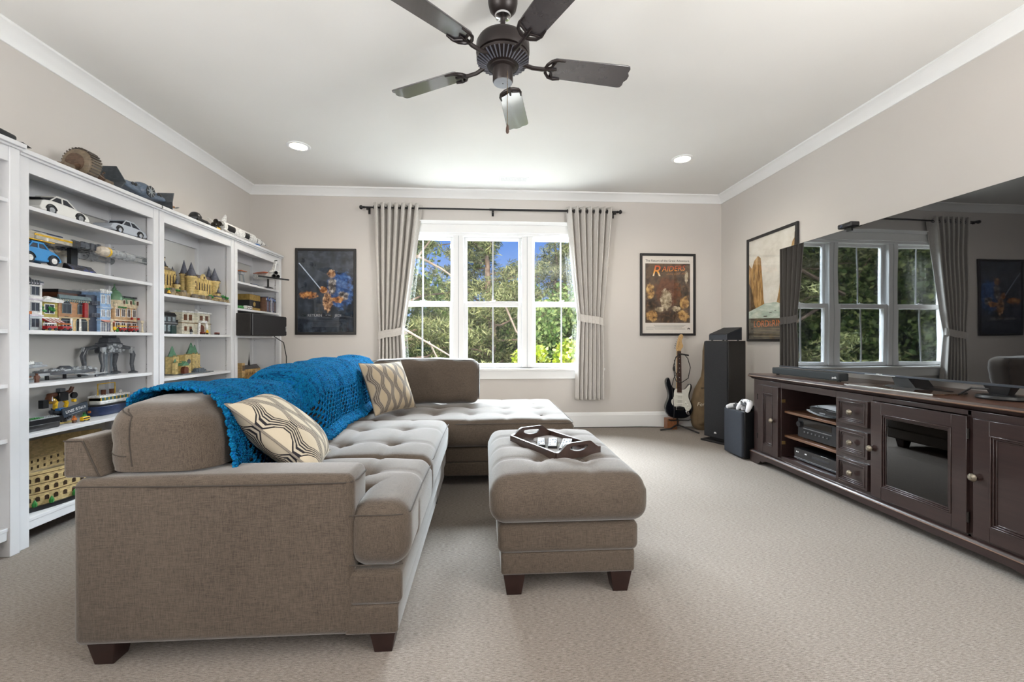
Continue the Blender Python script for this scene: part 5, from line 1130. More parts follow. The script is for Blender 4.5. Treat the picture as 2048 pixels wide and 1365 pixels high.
m = MB(); m.tube([(-.08, 0, .12), (-.08, 0, .195), (.045, 0, .195), (.045, 0, .12)], .003, 6); m.build('mast_frame', YL, t); MB().ball((.085, 0, .132), .012, 10, 8).build('radar_dome', WT, t); MB().ball((-.13, 0, .03), .014, 10, 8).build('bow_float', OR, t)
# ---------------------------------------------------------------- oval arena model
t = toy('toy_arena', 'tan brick oval amphitheatre model with black base on the bottom shelf', 'toy building', -2.425, 2.62, .140)
A_, B_ = .32, .135
def oval(k, n=44): return [(A_*k*math.cos(2*PI*i/n), B_*k*math.sin(2*PI*i/n)) for i in range(n)]
MB().prism(oval(1.10), .0, .022, 'z').build('base', BK, t); 
def ringwall(par, name, mat, k0, k1, z0, ztop, a0=0, a1=44, n=44):
    m = MB()
    for i in range(a0, a1):
        A = 2*PI*i/n; Bn = 2*PI*(i+1)/n; h0 = ztop(A); vs = []
        for (an, k) in ((A, k0), (Bn, k0), (Bn, k1), (A, k1)):
            vs.append((A_*k*math.cos(an), B_*k*math.sin(an)))
        m.add([(p[0], p[1], z0) for p in vs]+[(p[0], p[1], h0) for p in vs], [(0,3,2,1),(4,5,6,7),(0,1,5,4),(1,2,6,5),(2,3,7,6),(3,0,4,7)])
    return m.build(name, mat, par, smooth=False)
high = lambda a: .32 if .15 < a < 3.6 else .20
ringwall(t, 'outer_wall', plas(206, 184, 134), .96, 1.0, .022, high); ringwall(t, 'middle_wall', plas(196, 172, 124), .78, .82, .022, lambda a: .225 if .1 < a < 3.4 else .165); ringwall(t, 'inner_wall', plas(186, 164, 118), .56, .59, .022, lambda a: .12)
for k0, k1, z in ((.60, .78, .15), (.82, .96, .19)): ringwall(t, 'seating_tier', plas(150, 134, 104), k0, k1, .022, lambda a: z)
ar = MB(); lin = MB()
for i in range(44):
    A = 2*PI*(i+.5)/44; c, s_ = math.cos(A), math.sin(A); nx, ny = c/A_, s_/B_; L = math.hypot(nx, ny); nx, ny = nx/L, ny/L
    rows = [.045, .095, .145] + ([.215, .265] if high(A) > .3 else [])
    for z in rows:
        mm = Matrix(((-ny, -nx, 0, A_*c), (nx, -ny, 0, B_*s_), (0, 0, 1, z), (0, 0, 0, 1)))
        ar.prism([(-.009, 0), (.009, 0), (.009, .016)] + [(.009*math.cos(q), .016+.009*math.sin(q)) for q in np.linspace(.5, PI-.5, 4)] + [(-.009, .016)], -.0015, .003, 'y', mm @ RZ(0)); 
    for k, zz in ((.80, .205), (.80, .17)):
        ar.box(A_*k*c-.005, A_*k*c+.005, B_*k*s_-.004, B_*k*s_+.004, zz-.008, zz+.008) if high(A) > .3 or zz < .18 else None
ar.build('arches', plas(62, 48, 36), t)
for z in (.083, .132, .182): ringwall(t, 'string_course', plas(122, 100, 70), 1.0, 1.008, z, lambda a: z+.004)
st = MB()
for i in range(24): A = PI*1.02+PI*.95*i/24; st.box(A_*.68*math.cos(A)-.004, A_*.68*math.cos(A)+.004, B_*.68*math.sin(A)-.018, B_*.68*math.sin(A)+.018, .15, .156)
st.build('seat_ribs', DTAN, t); tr_ = MB()
for A in (3.5, 3.9, 4.15, 4.5, 4.9, 5.2): tr_.lathe([(.009, 0), (.011, .015), (.003, .034), (0, .036)], 7, (A_*1.045*math.cos(A), B_*1.045*math.sin(A), .022))
tr_.build('little_trees', GN, t)
# ---------------------------------------------------------------- on top of the bookcases
ZT = 1.9655
t = toy('toy_vehicle', 'dark toy vehicle on the bookcase at the left edge of the picture', 'toy vehicle', -2.275, 2.09, ZT+.014)
MB().tube([(-.08, 0, .02), (.06, 0, .022), (.13, 0, .020)], [.026, .024, .02], 12).build('body', BK, t); MB().lathe([(0, -.02), (.045, -.02), (.05, 0), (.045, .02), (0, .02)], 18, m=T(-.02, .03, .065) @ RX(PI/2)).build('wheel', DG, t); MB().box(-.06, .0, -.03, .01, .015, .04).build('red_block', plas(110, 44, 40), t, bev=.004); MB().prism([(.10, 0), (.19, .0), (.15, .012)], -.03, .0, 'y').build('tail_fin', BK, t); MB().lathe([(.0, .0), (.030, 0), (.028, .03), (.02, .05), (0, .055)], 12, (.03, .05, .035)).build('turret', DG, t)
t = toy('toy_wheel_tank', 'brown toy vehicle built round one large ribbed wheel, on top of the bookcase', 'toy vehicle', -2.345, 2.66, ZT)
MB().lathe([(.052, -.045), (.075, -.040), (.082, -.030), (.082, .030), (.075, .040), (.052, .045)], 28, m=T(0, 0, .083) @ RY(PI/2)).build('wheel', plas(122, 108, 90), t)
m = MB()
for i in range(30): a = 2*PI*i/30; m.box(-.032, .032, .079, .087, -.004, .004, T(0, 0, .0875) @ RX(a))
m.build('tread_ribs', plas(86, 78, 70), t); MB().lathe([(0, -.05), (.05, -.05), (.052, -.046), (.052, .046), (.05, .05), (0, .05)], 20, m=T(0, 0, .083) @ RY(PI/2)).build('hub', plas(96, 76, 62), t)
for sx in (-1, 1):
    MB().tube([(sx*.05, -.02, .06), (sx*.09, -.03, .04), (sx*.125, -.03, .02)], [.016, .014, .012], 8).build('outrigger', plas(92, 70, 54), t); MB().box(sx*.125-.03, sx*.125+.03, -.05, .0, 0, .042).build('foot_block', plas(104, 90, 74), t, bev=.004)
m = MB(); m.tube([(.115, -.03, .040), (.095, -.03, .066), (.105, -.03, .076)], .005, 6); m.ball((.108, -.03, .080), .007, 8, 6); m.build('gunner', plas(86, 66, 52), t)
t = toy('toy_spacecraft', 'blue grey toy spacecraft with folded wing panels, on top of the bookcase', 'toy spaceship', -2.345, 3.075, ZT+.01)
SL = plas(92, 106, 124, .35); SLD = plas(72, 78, 84, .45)
MB().prism([(-.19, .055), (-.17, .085), (-.05, .095), (.06, .095), (.18, .075), (.19, .05), (.05, .03), (-.05, .03)], -.045, .045, 'y').build('hull', SL, t, bev=.012, seg=3)
MB().ball((.0, -.005, .068), (.062, .066, .056), 24, 14).build('pod', SL, t); MB().lathe([(.040, 0), (.040, .006), (.030, .008), (.0, .004)], 8, m=T(.012, -.062, .066) @ RX(PI/2)).build('round_window', M('pod_window', S(50, 54, 58), .2), t)
m = MB()
for i in range(8): m.box(-.002, .002, 0, .036, -.002, .002, T(.012, -.070, .066) @ RY(PI/4*i) @ RX(PI/2))
m.build('window_spokes', LG, t)
for x in (-.115, -.09, .105, .13): MB().lathe([(.006, 0), (.010, 0), (.010, .004), (.006, .004)], 10, m=T(x, -.046, .078) @ RX(PI/2)).build('vent_ring', BK, t)
for sx in (-1, 1):
    f = MB(); x = sx*.20
    f.add([(x, -.075, .055), (x, .075, .055), (x+sx*.045, .06, .135), (x+sx*.045, -.055, .135), (x+sx*.006, -.075, .055), (x+sx*.006, .075, .055), (x+sx*.051, .06, .135), (x+sx*.051, -.055, .135)], [(0,1,2,3),(7,6,5,4),(0,4,5,1),(1,5,6,2),(2,6,7,3),(3,7,4,0)])
    f.add([(x, -.075, .055), (x, .075, .055), (x+sx*.030, .06, -.008), (x+sx*.030, -.055, -.008), (x+sx*.006, -.075, .055), (x+sx*.006, .075, .055), (x+sx*.036, .06, -.008), (x+sx*.036, -.055, -.008)], [(0,1,2,3),(7,6,5,4),(0,4,5,1),(1,5,6,2),(2,6,7,3),(3,7,4,0)])
    f.build('wing_panel', SLD, t, smooth=False)
t = toy('toy_spacecraft', 'small brown and silver toy ship on a pedestal beside the blue grey spacecraft', 'toy spaceship', -2.42, 3.46, ZT)
MB().tube([(0, 0, 0), (.0, 0, .09)], [.022, .010], 10).build('pedestal', LG, t); MB().prism([(-.04, -.01), (.06, -.004), (.06, .004), (-.04, .01)], .09, .105, 'z').build('hull', plas(150, 110, 70), t, bev=.003); MB().tube([(.06, -.03, .098), (.072, 0, .098), (.06, .03, .098)], .005, 6).build('bow', LG, t)
t = toy('toy_tank', 'small dark grey toy tank on top of the bookcase', 'toy vehicle', -2.325, 3.62, ZT); 
MB().rbox(-.07, .07, -.05, .05, .004, .04, .012, .04).build('chassis', DG, t); MB().lathe([(.045, .0), (.045, .02), (.030, .045), (.02, .050), (0, .050)], 14, (-.01, 0, .038)).build('turret', BK, t); MB().box(.055, .115, -.045, .045, .006, .034).build('ram_block', DG, t, bev=.004)
for s_ in (-1, 1): MB().rbox(-.075, .06, s_*.055-.010, s_*.055+.010, 0, .034, .012, .05).build('track', BK, t)
# ---------------------------------------------------------------- rocket lying on supports
t = toy('toy_rocket', 'long white toy moon rocket lying across the tops of two bookcases', 'toy rocket', -2.345, 4.36, ZT); R0 = .050
def seg_(x0, x1, r0, r1, name, mat): MB().lathe([(0, 0), (r0, 0), (r1, x1-x0), (0, x1-x0)], 28, m=T(x0, 0, .075) @ RY(PI/2)).build(name, mat, t, ang=30)
seg_(-.40, -.07, R0, R0, 'first_stage', WT); seg_(-.07, .12, R0, R0, 'second_stage', WT); seg_(.12, .16, R0, .034, 'adapter', WT); seg_(.16, .27, .034, .034, 'third_stage', WT); seg_(.27, .36, .034, .016, 'capsule_cone', WT); seg_(.36, .40, .016, .006, 'capsule', LG); seg_(.40, .46, .003, .003, 'escape_tower', WT)
def patch(name, x0, x1, a0, a1, r): MB().grid(lambda u, v: (x0+(x1-x0)*u, r*math.cos(a0+(a1-a0)*v), .075+r*math.sin(a0+(a1-a0)*v)), 1, 8).build(name, BK, t)
patch('black_patch', -.36, -.24, 2.7, 3.8, R0+.0006); patch('black_patch', -.08, .0, 2.7, 3.8, R0+.0006); patch('black_band', .01, .02, 1.2, 4.6, R0+.0006); patch('black_patch', .17, .18, 2.6, 3.8, .0346); patch('black_band', .255, .268, 1.2, 4.6, .0346)
for i in range(4):
    a = .6+i*PI/2; MB().prism([(-.42, R0-.004), (-.35, R0-.004), (-.40, R0+.055), (-.42, R0+.06)], -.003, .003, 'y', T(0, 0, .075) @ RX(a)).build('tail_fin', WT, t)
    e = MB().lathe([(.010, .045), (.014, .02), (.022, 0), (.019, 0), (.010, .02), (0, .03)], 16, m=T(-.445, .026*math.cos(a+.8), .075+.026*math.sin(a+.8)) @ RY(PI/2)); e.build('engine_bell', plas(70, 64, 56), t)
m = MB(); m.box(-.30, -.26, -.035, .035, 0, .028); m.build('support', BK, t); MB().box(.18, .23, -.03, .03, 0, .042).build('support', BL, t); MB().box(-.02, .02, -.03, .03, 0, .027).build('support', BK, t)
t = toy('toy_gantry', 'small black and yellow toy gantry behind the rocket engines', 'toy gantry', -2.305, 3.83, ZT); m = MB()
for i in range(16): x = random.uniform(-.05, .05); m.box(x-.010, x+.010, -.015, .015, 0, random.uniform(.012, .035))
m.build('frame', DG, t); MB().box(.0, .045, -.017, .017, .01, .03).build('yellow_arm', YL, t)
# ---------------------------------------------------------------- castles
def tower(par, x, y, z0, r, h, cone, wall, roof, n=12, top=True):
    m = MB(); m.lathe([(r, 0), (r, h-.022), (r*1.18, h-.016), (r*1.18, h), (r*.9, h)], n, (x, y, z0)); o = m.build('tower', wall, par, ang=50)
    c = MB()
    if top:
        for i in range(n): a = 2*PI*i/n; c.box(-.004, .004, -.003, .003, 0, .008, T(x+r*1.14*math.cos(a), y+r*1.14*math.sin(a), z0+h) @ RZ(a))
    for k in range(max(1, int(h/.05))): c.box(x-.0035, x+.0035, y-r-.0014, y-r+.004, z0+.02+k*.045, z0+.038+k*.045)
    c.build('battlement', wall, o) if False else c.build('slits', plas(84, 66, 44), o)
    if cone: MB().lathe([(r*1.12, 0), (r*.55, cone*.5), (r*.18, cone*.86), (.0015, cone), (0, cone)], n, (x, y, z0+h)).build('spire', roof, o, ang=50)
    return o
def hall(par, x0, x1, y0, y1, z0, h, wall, roof, ridge=.03, win=6):
    MB().box(x0, x1, y0, y1, z0, z0+h).build('hall', wall, par, bev=.001); cy = (y0+y1)/2
    if roof: MB().prism([(y0-.004, z0+h), (y1+.004, z0+h), (cy, z0+h+ridge)], x0-.002, x1+.002, 'x').build('roof', roof, par)
    m = MB(); b_ = MB(); p = (x1-x0)/win
    for i in range(win):
        c = x0+p*(i+.5); m.prism([(c-p*.18, z0+h*.22), (c+p*.18, z0+h*.22), (c+p*.18, z0+h*.70), (c, z0+h*.80), (c-p*.18, z0+h*.70)], y0-.0012, y0+.003, 'y'); b_.box(x0+p*i-.002, x0+p*i+.002, y0-.005, y0, z0, z0+h)
    b_.box(x1-.002, x1+.002, y0-.005, y0, z0, z0+h)
    m.build('windows', plas(76, 58, 40), par); b_.build('buttresses', wall, par)
def rocks(par, x0, x1, y0, y1, h, mat, n, seed, name='rock_base'):
    r_ = random.Random(seed); m = MB()
    for i in range(n):
        x, y = r_.uniform(x0, x1), r_.uniform(y0, y1); a = r_.uniform(.010, .022); m.taper(x-a, x+a, y-a*.8, y+a*.8, 0, h*r_.uniform(.4, 1.05), 1.25)
    m.build(name, mat, par, smooth=False)
SLATE = plas(78, 82, 96, .5); ROCK = plas(120, 112, 100, .6); ROCK2 = plas(150, 132, 100, .6)
t = toy('toy_castle', 'tall tan brick castle keep with blue grey spire on rocks', 'toy castle', -2.465, 3.475, 1.358)
rocks(t, -.13, .08, -.12, .07, .065, ROCK, 40, 1); rocks(t, -.13, .08, -.14, .04, .045, ROCK2, 24, 2); hall(t, -.14, .08, -.02, .07, .060, .150, TAN_, DTAN, .03, 7)
tower(t, -.012, .02, .19, .022, .11, .125, TAN_, SLATE); tower(t, .045, .03, .19, .014, .05, .05, TAN_, SLATE); tower(t, .085, .0, .05, .020, .13, .07, TAN_, SLATE); tower(t, .06, -.05, .05, .020, .055, .045, TAN_, SLATE); tower(t, -.12, .0, .05, .022, .17, .09, TAN_, SLATE)
m = MB()
for i in range(9): m.ball((random.uniform(-.1, .12), -.08, random.uniform(.03, .06)), .010, 6, 5)
m.build('bushes', GN, t); fig('tiny yellow and black toy figure at the foot of the castle keep', -2.31, 3.30, 1.358, YL, BK, .035)
t = toy('toy_castle', 'tan brick castle hall with two pairs of grey cone towers', 'toy castle', -2.375, 3.775, 1.358)
rocks(t, -.20, .20, -.10, .06, .035, ROCK, 44, 5); rocks(t, -.16, .22, -.11, .02, .028, ROCK2, 26, 6); hall(t, -.12, .15, .0, .08, .03, .155, TAN_, plas(96, 84, 86), .035, 8)
MB().prism([(-.03, .18), (.05, .18), (.01, .225)], -.01, .01, 'y').build('gable', TAN_, t); MB().lathe([(0, .002), (.010, .002), (.010, 0)], 14, m=T(.01, -.0105, .195) @ RX(PI/2)).build('rose_window', plas(76, 58, 40), t)
MB().prism([(-.02, .03), (.05, .03), (.05, .06)] + [(.015+.035*math.cos(a), .06+.03*math.sin(a)) for a in np.linspace(.3, PI-.3, 6)] + [(-.02, .06)], -.004, .0, 'y').build('gate_arch', plas(70, 50, 36), t)
tower(t, -.135, .0, .02, .034, .165, .115, TAN_, SLATE); tower(t, -.115, .07, .02, .026, .185, .115, TAN_, SLATE); tower(t, .165, .0, .01, .036, .175, .115, TAN_, SLATE); tower(t, .185, .06, .01, .024, .20, .11, TAN_, SLATE); tower(t, .10, -.07, .01, .014, .06, .05, TAN_, SLATE)
MB().box(-.14, -.03, -.06, -.03, .02, .075).build('front_terrace', TAN_, t); MB().box(.03, .10, -.10, -.06, .0, .035).build('boat_house', TAN_, t, bev=.002); MB().prism([(-.104, .035), (-.056, .035), (-.08, .05)], .026, .104, 'x').build('boat_house_roof', SLATE, t)
m = MB()
for i in range(10): m.ball((.19+random.uniform(-.02, .03), -.05+random.uniform(-.04, .03), random.uniform(.015, .06)), .012, 6, 5)
for i in range(5): m.ball((-.0+random.uniform(-.02, .03), -.07, random.uniform(.02, .05)), .010, 6, 5)
m.build('bushes', GN, t)
t = toy('toy_shop', 'dark toy brick shop with black windows beside the white bank', 'toy building', -2.41, 3.435, 1.073)
DKS = plas(52, 58, 62); MB().box(-.12, .09, 0, .10, .0, .085).build('ground_floor', DKS, t, bev=.001); MB().box(-.12, .085, 0, .10, .088, .14).build('upper_floor', plas(62, 68, 74), t, bev=.001); MB().prism([(-.005, .14), (.105, .14), (.09, .165), (.01, .165)], -.12, .085, 'x').build('mansard_roof', BK, t); MB().box(-.125, .092, -.006, .10, .083, .088).build('floor_band', LG, t); m = MB()
for x in (-.09, -.04, .01, .06): m.box(x-.014, x+.014, -.0015, .0, .098, .13); m.box(x-.016, x+.016, -.0015, 0, .02, .07)
m.build('windows', plas(150, 164, 170, .15), t); MB().box(.09, .135, .02, .024, .075, .115).build('hanging_board', BK, t); MB().box(.02, .07, -.012, 0, 0, .065).build('green_bay', plas(48, 76, 74), t)
t = toy('toy_bank', 'white toy brick bank with crooked columns and arched door', 'toy building', -2.40, 3.785, 1.073); IV = plas(222, 218, 200)
for a, x0, x1, y in ((-.18, -.185, -.03, .02), (0, -.035, .075, .0), (.18, .07, .175, .02)):
    mm = T(0, 0, 0); MB().box(x0, x1, y, y+.09, 0, .092).build('ground_floor', IV, t, bev=.001); MB().box(x0+.004, x1-.004, y+.002, y+.088, .096, .178).build('upper_floor', IV, t, bev=.001); MB().box(x0-.006, x1+.006, y-.008, y+.094, .178, .192).build('cornice', WT, t, bev=.002); MB().box(x0-.003, x1+.003, y-.004, y+.09, .090, .097).build('floor_band', DTAN, t)
m = MB()
for x in (-.145, -.085): m.box(x-.016, x+.016, .0185, .022, .115, .162); m.box(x-.014, x+.014, .0185, .022, .03, .065)
m.box(.0, .035, -.0015, .003, .115, .16); m.box(.105, .14, .0185, .022, .115, .162); m.box(.105, .135, .0185, .022, .03, .065); m.build('windows', plas(112, 70, 44), t)
MB().prism([(-.012, 0), (.052, 0), (.052, .055)] + [(.02+.032*math.cos(a), .055+.028*math.sin(a)) for a in np.linspace(.3, PI-.3, 6)] + [(-.012, .055)], -.003, .002, 'y').build('arched_door', plas(108, 58, 40), t)
for x, dx in ((-.03, .008), (.072, -.006)): MB().cyl((x-dx, -.014, 0), (x+dx, -.010, .095), .011, .010, 12).build('column', WT, t)
MB().box(-.015, .065, -.02, .0, .097, .118).build('balcony', WT, t, bev=.002); MB().ball((-.005, .03, .205), .011, 10, 8).build('roof_statue', WT, t)
def minicart(label, y, x, z, c): 
    s_ = toy('toy_wagon', label, 'toy cart', x, y, z); MB().box(-.022, .022, -.010, .010, .006, .020).build('body', c, s_, bev=.002)
    for a in (-.013, .013): MB().cyl((a, -.012, .006), (a, .012, .006), .006, None, 10).build('wheel_pair', BK, s_)
minicart('tiny brown toy wagon in front of the bank door', 3.71, -2.33, 1.073, plas(120, 54, 38)); minicart('tiny red brown toy wagon at the far end of the bank', 3.90, -2.33, 1.073, plas(104, 44, 34)); fig('tiny yellow haired toy figure by the bank door', -2.325, 3.76, 1.073, YL, BK, .04); fig('tiny black and white toy figure at the near corner of the bank', -2.33, 3.57, 1.073, BK, LG, .045)
t = toy('toy_castle', 'small tan brick castle with pointed green roofs', 'toy castle', -2.43, 3.665, .755); GR = plas(96, 148, 116, .45)
MB().box(-.19, .19, -.10, .08, 0, .008).build('base_plate', plas(104, 112, 120), t)
def sq(x, y, w_, h, roof, z0=.008):
    MB().box(x-w_/2, x+w_/2, y-w_/2, y+w_/2, z0, z0+h).build('tower', TAN_, t, bev=.001); m = MB()
    for i in range(4): m.box(x-w_/2+i*w_/4, x-w_/2+i*w_/4+w_/8, y-w_/2-.003, y-w_/2+.003, z0+h, z0+h+.009)
    for k in range(int(h/.05)): m.box(x-.006, x+.006, y-w_/2-.002, y-w_/2+.001, z0+.02+k*.05, z0+.042+k*.05)
    m.build('battlement', plas(168, 146, 96), t)
    if roof: MB().lathe([(w_*.62, 0), (w_*.30, roof*.5), (w_*.10, roof*.9), (0, roof)], 4, (x, y, z0+h)).build('green_spire', GR, t, smooth=False)
sq(-.16, .0, .060, .135, .085); sq(-.06, -.02, .070, .145, 0); sq(.055, .0, .068, .150, .095); sq(.145, .03, .056, .140, .085); sq(-.20, -.05, .026, .09, .03)
MB().box(-.13, -.02, -.05, .03, .008, .10).build('gate_house', TAN_, t, bev=.001); MB().prism([(-.16, .07), (-.07, .07), (-.115, .105)], -.075, -.03, 'y').build('green_gable', GR, t); MB().prism([(-.14, .008), (-.09, .008), (-.09, .04)] + [(-.115+.025*math.cos(a), .04+.022*math.sin(a)) for a in np.linspace(.3, PI-.3, 6)] + [(-.14, .04)], -.078, -.05, 'y').build('arched_gate', plas(110, 60, 44), t)
MB().lathe([(0, .002), (.020, .002), (.020, 0)], 16, m=T(-.055, -.056, .10) @ RX(PI/2)).build('round_window', plas(80, 86, 92), t); rocks(t, .02, .12, -.07, -.03, .04, plas(96, 108, 120), 12, 9); MB().prism([(.10, .008), (.19, .008), (.10, .045)], -.05, -.01, 'y').build('ramp', plas(206, 176, 116), t)
t = toy('toy_hut', 'dark brown brick hut with steep roof half hidden behind the blanket', 'toy building', -2.42, 3.85, .520); MB().lathe([(.075, 0), (.072, .06), (.060, .10), (.030, .135), (.012, .15), (0, .15)], 10).build('roof', plas(72, 44, 38), t, ang=20); m = MB()
for s_ in (-1, 1): m.box(-.01, .01, -.075, -.065, .02, .06)
m.build('door', plas(120, 90, 60), t)
t = toy('toy_snow_house', 'small white and grey toy house next to the brown hut', 'toy building', -2.43, 3.70, .520); MB().box(-.05, .05, -.04, .04, 0, .09).build('walls', WT, t, bev=.002); MB().prism([(-.05, .09), (.05, .09), (0, .15)], -.05, .06, 'x').build('roof', LG, t); MB().cyl((.03, 0, .10), (.03, 0, .155), .008).build('chimney', DG, t)
# ---------------------------------------------------------------- end bookcase
t = toy('toy_drone', 'small grey and orange toy satellite on clear legs, top shelf', 'toy satellite', -2.40, 4.40, 1.572); MB().box(-.03, .03, -.02, .02, .10, .13).build('body', LG, t, bev=.004); MB().box(-.05, .05, -.03, .03, .132, .138).build('orange_panel', OR, t)
for x in (-.03, .03): MB().tube([(x, 0, .10), (x*1.4, -.01, .0)], .006, 8).build('clear_leg', TRANS, t)
t = toy('toy_shuttle', 'white toy space shuttle with orange bay doors on a black stand', 'toy spaceship', -2.27, 4.66, 1.572); 
rot = T(0, 0, .115) @ RZ(-.55)
def rp(pts, z0, z1, name, mat): MB().prism(pts, z0, z1, 'z').tr(rot).build(name, mat, t, bev=.002)
MB().tube([(-.02, .22, .01), (0, .20, .012), (0, .10, .015), (0, -.10, .015)], [.012, .030, .036, .038], 16).tr(rot).build('fuselage', WT, t); rp([(-.16, -.10), (.16, -.10), (.16, -.075), (.05, .05), (.04, .14), (-.04, .14), (-.05, .05), (-.16, -.075)], -.022, -.012, 'delta_wing', WT); rp([(-.165, -.108), (.165, -.108), (.165, -.095), (-.165, -.095)], -.025, -.010, 'black_wing_edge', BK)
for s_ in (-1, 1): MB().box(s_*.05-.025, s_*.05+.025, -.04, .14, .038, .044).tr(rot @ T(0, 0, 0)).build('bay_door', plas(196, 96, 52), t)
for x, z in ((-.022, .0), (.022, .0), (.0, .035)): MB().lathe([(.010, .03), (.020, 0), (.016, 0), (.006, .03)], 14, m=rot @ T(x, -.135, z) @ RX(-PI/2)).build('engine_bell', BK, t)
for x in (-.03, .03): MB().ball((x, -.10, .045), (.016, .035, .016), 12, 8, m=rot).build('engine_pod', WT, t)
MB().prism([(-.11, .05), (-.05, .05), (-.115, .16), (-.145, .16)], -.005, .005, 'x').tr(rot).build('tail_fin', WT, t); MB().prism([(-.145, .155), (-.113, .155), (-.117, .165), (-.148, .165)], -.006, .006, 'x').tr(rot).build('black_tail_tip', BK, t)
MB().tube([(0, 0, .006), (.0, .0, .10)], .010, 8).build('stand', BK, t); MB().box(-.05, .05, -.03, .03, 0, .008).build('stand_base', BK, t)
pq = toy('display_plaque', 'small blue plaque lying beside the toy shuttle stand', 'plaque', -2.32, 4.50, 1.572); MB().prism([(-.025, 0), (.025, 0), (.018, .022), (-.02, .008)], -.05, .05, 'x').build('block', plas(40, 48, 70), pq); MB().box(-.03, .03, -.012, .006, .016, .0175).build('print', BL, pq)
# minis, boxed set and disc cases on the second shelf
t = toy('toy_garden', 'tiny white and green toy cottage on the disc case shelf', 'toy building', -2.36, 4.235, 1.322); MB().box(-.06, -.01, -.02, .02, .0, .05).build('cottage', WT, t, bev=.002); MB().box(-.062, -.008, -.022, .022, .05, .056).build('roof', LG, t); m = MB()
for i in range(10): m.ball((random.uniform(-.05, .06), -.03, .012+random.uniform(0, .012)), .012, 6, 5)
m.build('hedge', GN, t)
t = toy('toy_train', 'tiny white toy carriage beside the gold and black box', 'toy train', -2.315, 4.36, 1.322); MB().rbox(-.055, .055, -.014, .014, .008, .038, .004, .03).build('body', WT, t); m = MB()
for i in range(4): m.box(-.045+i*.024, -.030+i*.024, -.0148, .0148, .020, .030)
m.build('windows', BR, t); m = MB()
for x in (-.035, 0, .035): m.cyl((x, -.015, .007), (x, .015, .007), .007, None, 10)
m.build('wheels', BK, t)
GOLD = M('gold_foil', S(178, 150, 84), .4, .5, var=.25, vs=30)
t = toy('boxed_set', 'large gold and black boxed set standing on the disc case shelf', 'box', -2.335, 4.53, 1.322); MB().box(-.10, .10, .0, .14, 0, .165).build('box', M('black_box_card', S(32, 32, 34), .5), t, bev=.002); MB().box(-.1006, .1006, -.0008, .1408, .105, .162).build('gold_band', GOLD, t); MB().box(-.1006, .1006, -.0008, .1408, .002, .032).build('gold_band', GOLD, t)
MB().lathe([(0, .0012), (.022, .0012), (.024, 0)], 12, m=T(-.01, 0, .068) @ RX(PI/2)).build('gold_emblem', GOLD, t)
yy = 4.645; specs = [(96, 72, 60), (40, 44, 56), (44, 60, 110), (30, 32, 40), (58, 66, 92), (120, 124, 132), (210, 212, 216), (48, 66, 120), (34, 36, 44), (60, 62, 70), (28, 30, 40)]
nm = ['brown', 'dark grey', 'blue black', 'black', 'slate blue', 'silver grey', 'white', 'deep blue', 'charcoal', 'mid grey', 'ink black']
for i, c in enumerate(specs):
    w_ = .017+.004*(i % 3 == 0); h = .150+.006*((i*7) % 3); yy += w_/2+.0008
    t = thing('disc_case', '%s disc case, %s in the row beside the gold boxed set' % (nm[i], ['first', 'second', 'third', 'fourth', 'fifth', 'sixth', 'seventh', 'eighth', 'ninth', 'tenth', 'last'][i]), 'disc case', (-2.285, yy, 1.3228), PI/2, 'disc cases on the shelf')
    MB().box(-w_/2, w_/2, 0, .13, 0, h).build('case', plas(*c, .35), t, bev=.0015); MB().box(-w_/2+.003, w_/2-.003, -.0006, 0, h*.82, h*.95).build('title_block', plas(60, 110, 200) if i % 2 else plas(190, 192, 200), t); MB().box(-w_/2+.005, w_/2-.005, -.0006, 0, h*.10, h*.70).build('spine_print', plas(150, 154, 166) if i % 3 else plas(110, 60, 54), t); yy += w_/2+.0008
# centre speaker jutting out of the shelf
t = thing('centre_speaker', 'long black speaker jutting out of the end bookcase', 'speaker', (-2.12, 4.06, 1.0685), PI/2)
MB().box(0, .67, .012, .30, 0, .205).build('cabinet', M('black_ash_veneer', S(30, 27, 25), .5), t, bev=.006); MB().rbox(.0, .67, -.010, .014, .003, .203, .012, .1).build('grille', M('black_grille_cloth', S(34, 33, 36), .9, var=.2, vs=260), t); MB().tube([(.001, -.006, .006), (.001, -.006, .20)], .0022, 6).build('corner_highlight', M('highlight_grey', S(110, 112, 116), .5), t)  # thin grey strip paints a highlight on the front corner
MB().text('polk', .030, T(.655, -.0112, .075) @ RY(-PI/2) @ RX(PI/2), .0005).build('badge', M('logo_white', S(230, 230, 230), .4), t)
k = MB(); k.tube([(-2.21, 4.66, 1.066), (-2.13, 4.70, 1.0), (-2.12, 4.74, .85), (-2.13, 4.76, .65), (-2.15, 4.77, .35), (-2.16, 4.79, .05), (-2.18, 4.86, .006), (-2.2, 4.93, .006)], .0045, 8); tag(k.build('speaker_cable', BLACKM), 'thin black cable hanging down from the long bookcase speaker', 'cable')
t = toy('toy_cathedral', 'tan brick model cathedral with dark needle spire', 'toy building', -2.42, 4.56, .585); LT = plas(202, 168, 112)
MB().box(-.20, .20, -.06, .06, 0, .012).build('base', BK, t); hall(t, -.16, .17, -.03, .035, .012, .135, LT, plas(72, 68, 66), .04, 12); MB().box(-.19, .18, -.05, .05, .012, .075).build('aisles', LT, t, bev=.002)
for y in (-.028, .03): MB().box(-.20, -.15, y-.022, y+.022, .012, .215).build('front_tower', LT, t, bev=.002); MB().box(-.195, -.155, y-.0235, y+.0235, .14, .19).build('belfry_opening', plas(92, 70, 46), t)
MB().lathe([(.014, 0), (.010, .03), (.004, .07), (.0, .15)], 8, (.02, .0, .175)).build('spire', BK, t); MB().box(.03, .09, -.06, .06, .012, .14).build('transept', LT, t, bev=.002); m = MB()
for i in range(10): m.box(-.13+i*.03, -.124+i*.03, -.066, -.05, .012, .09)
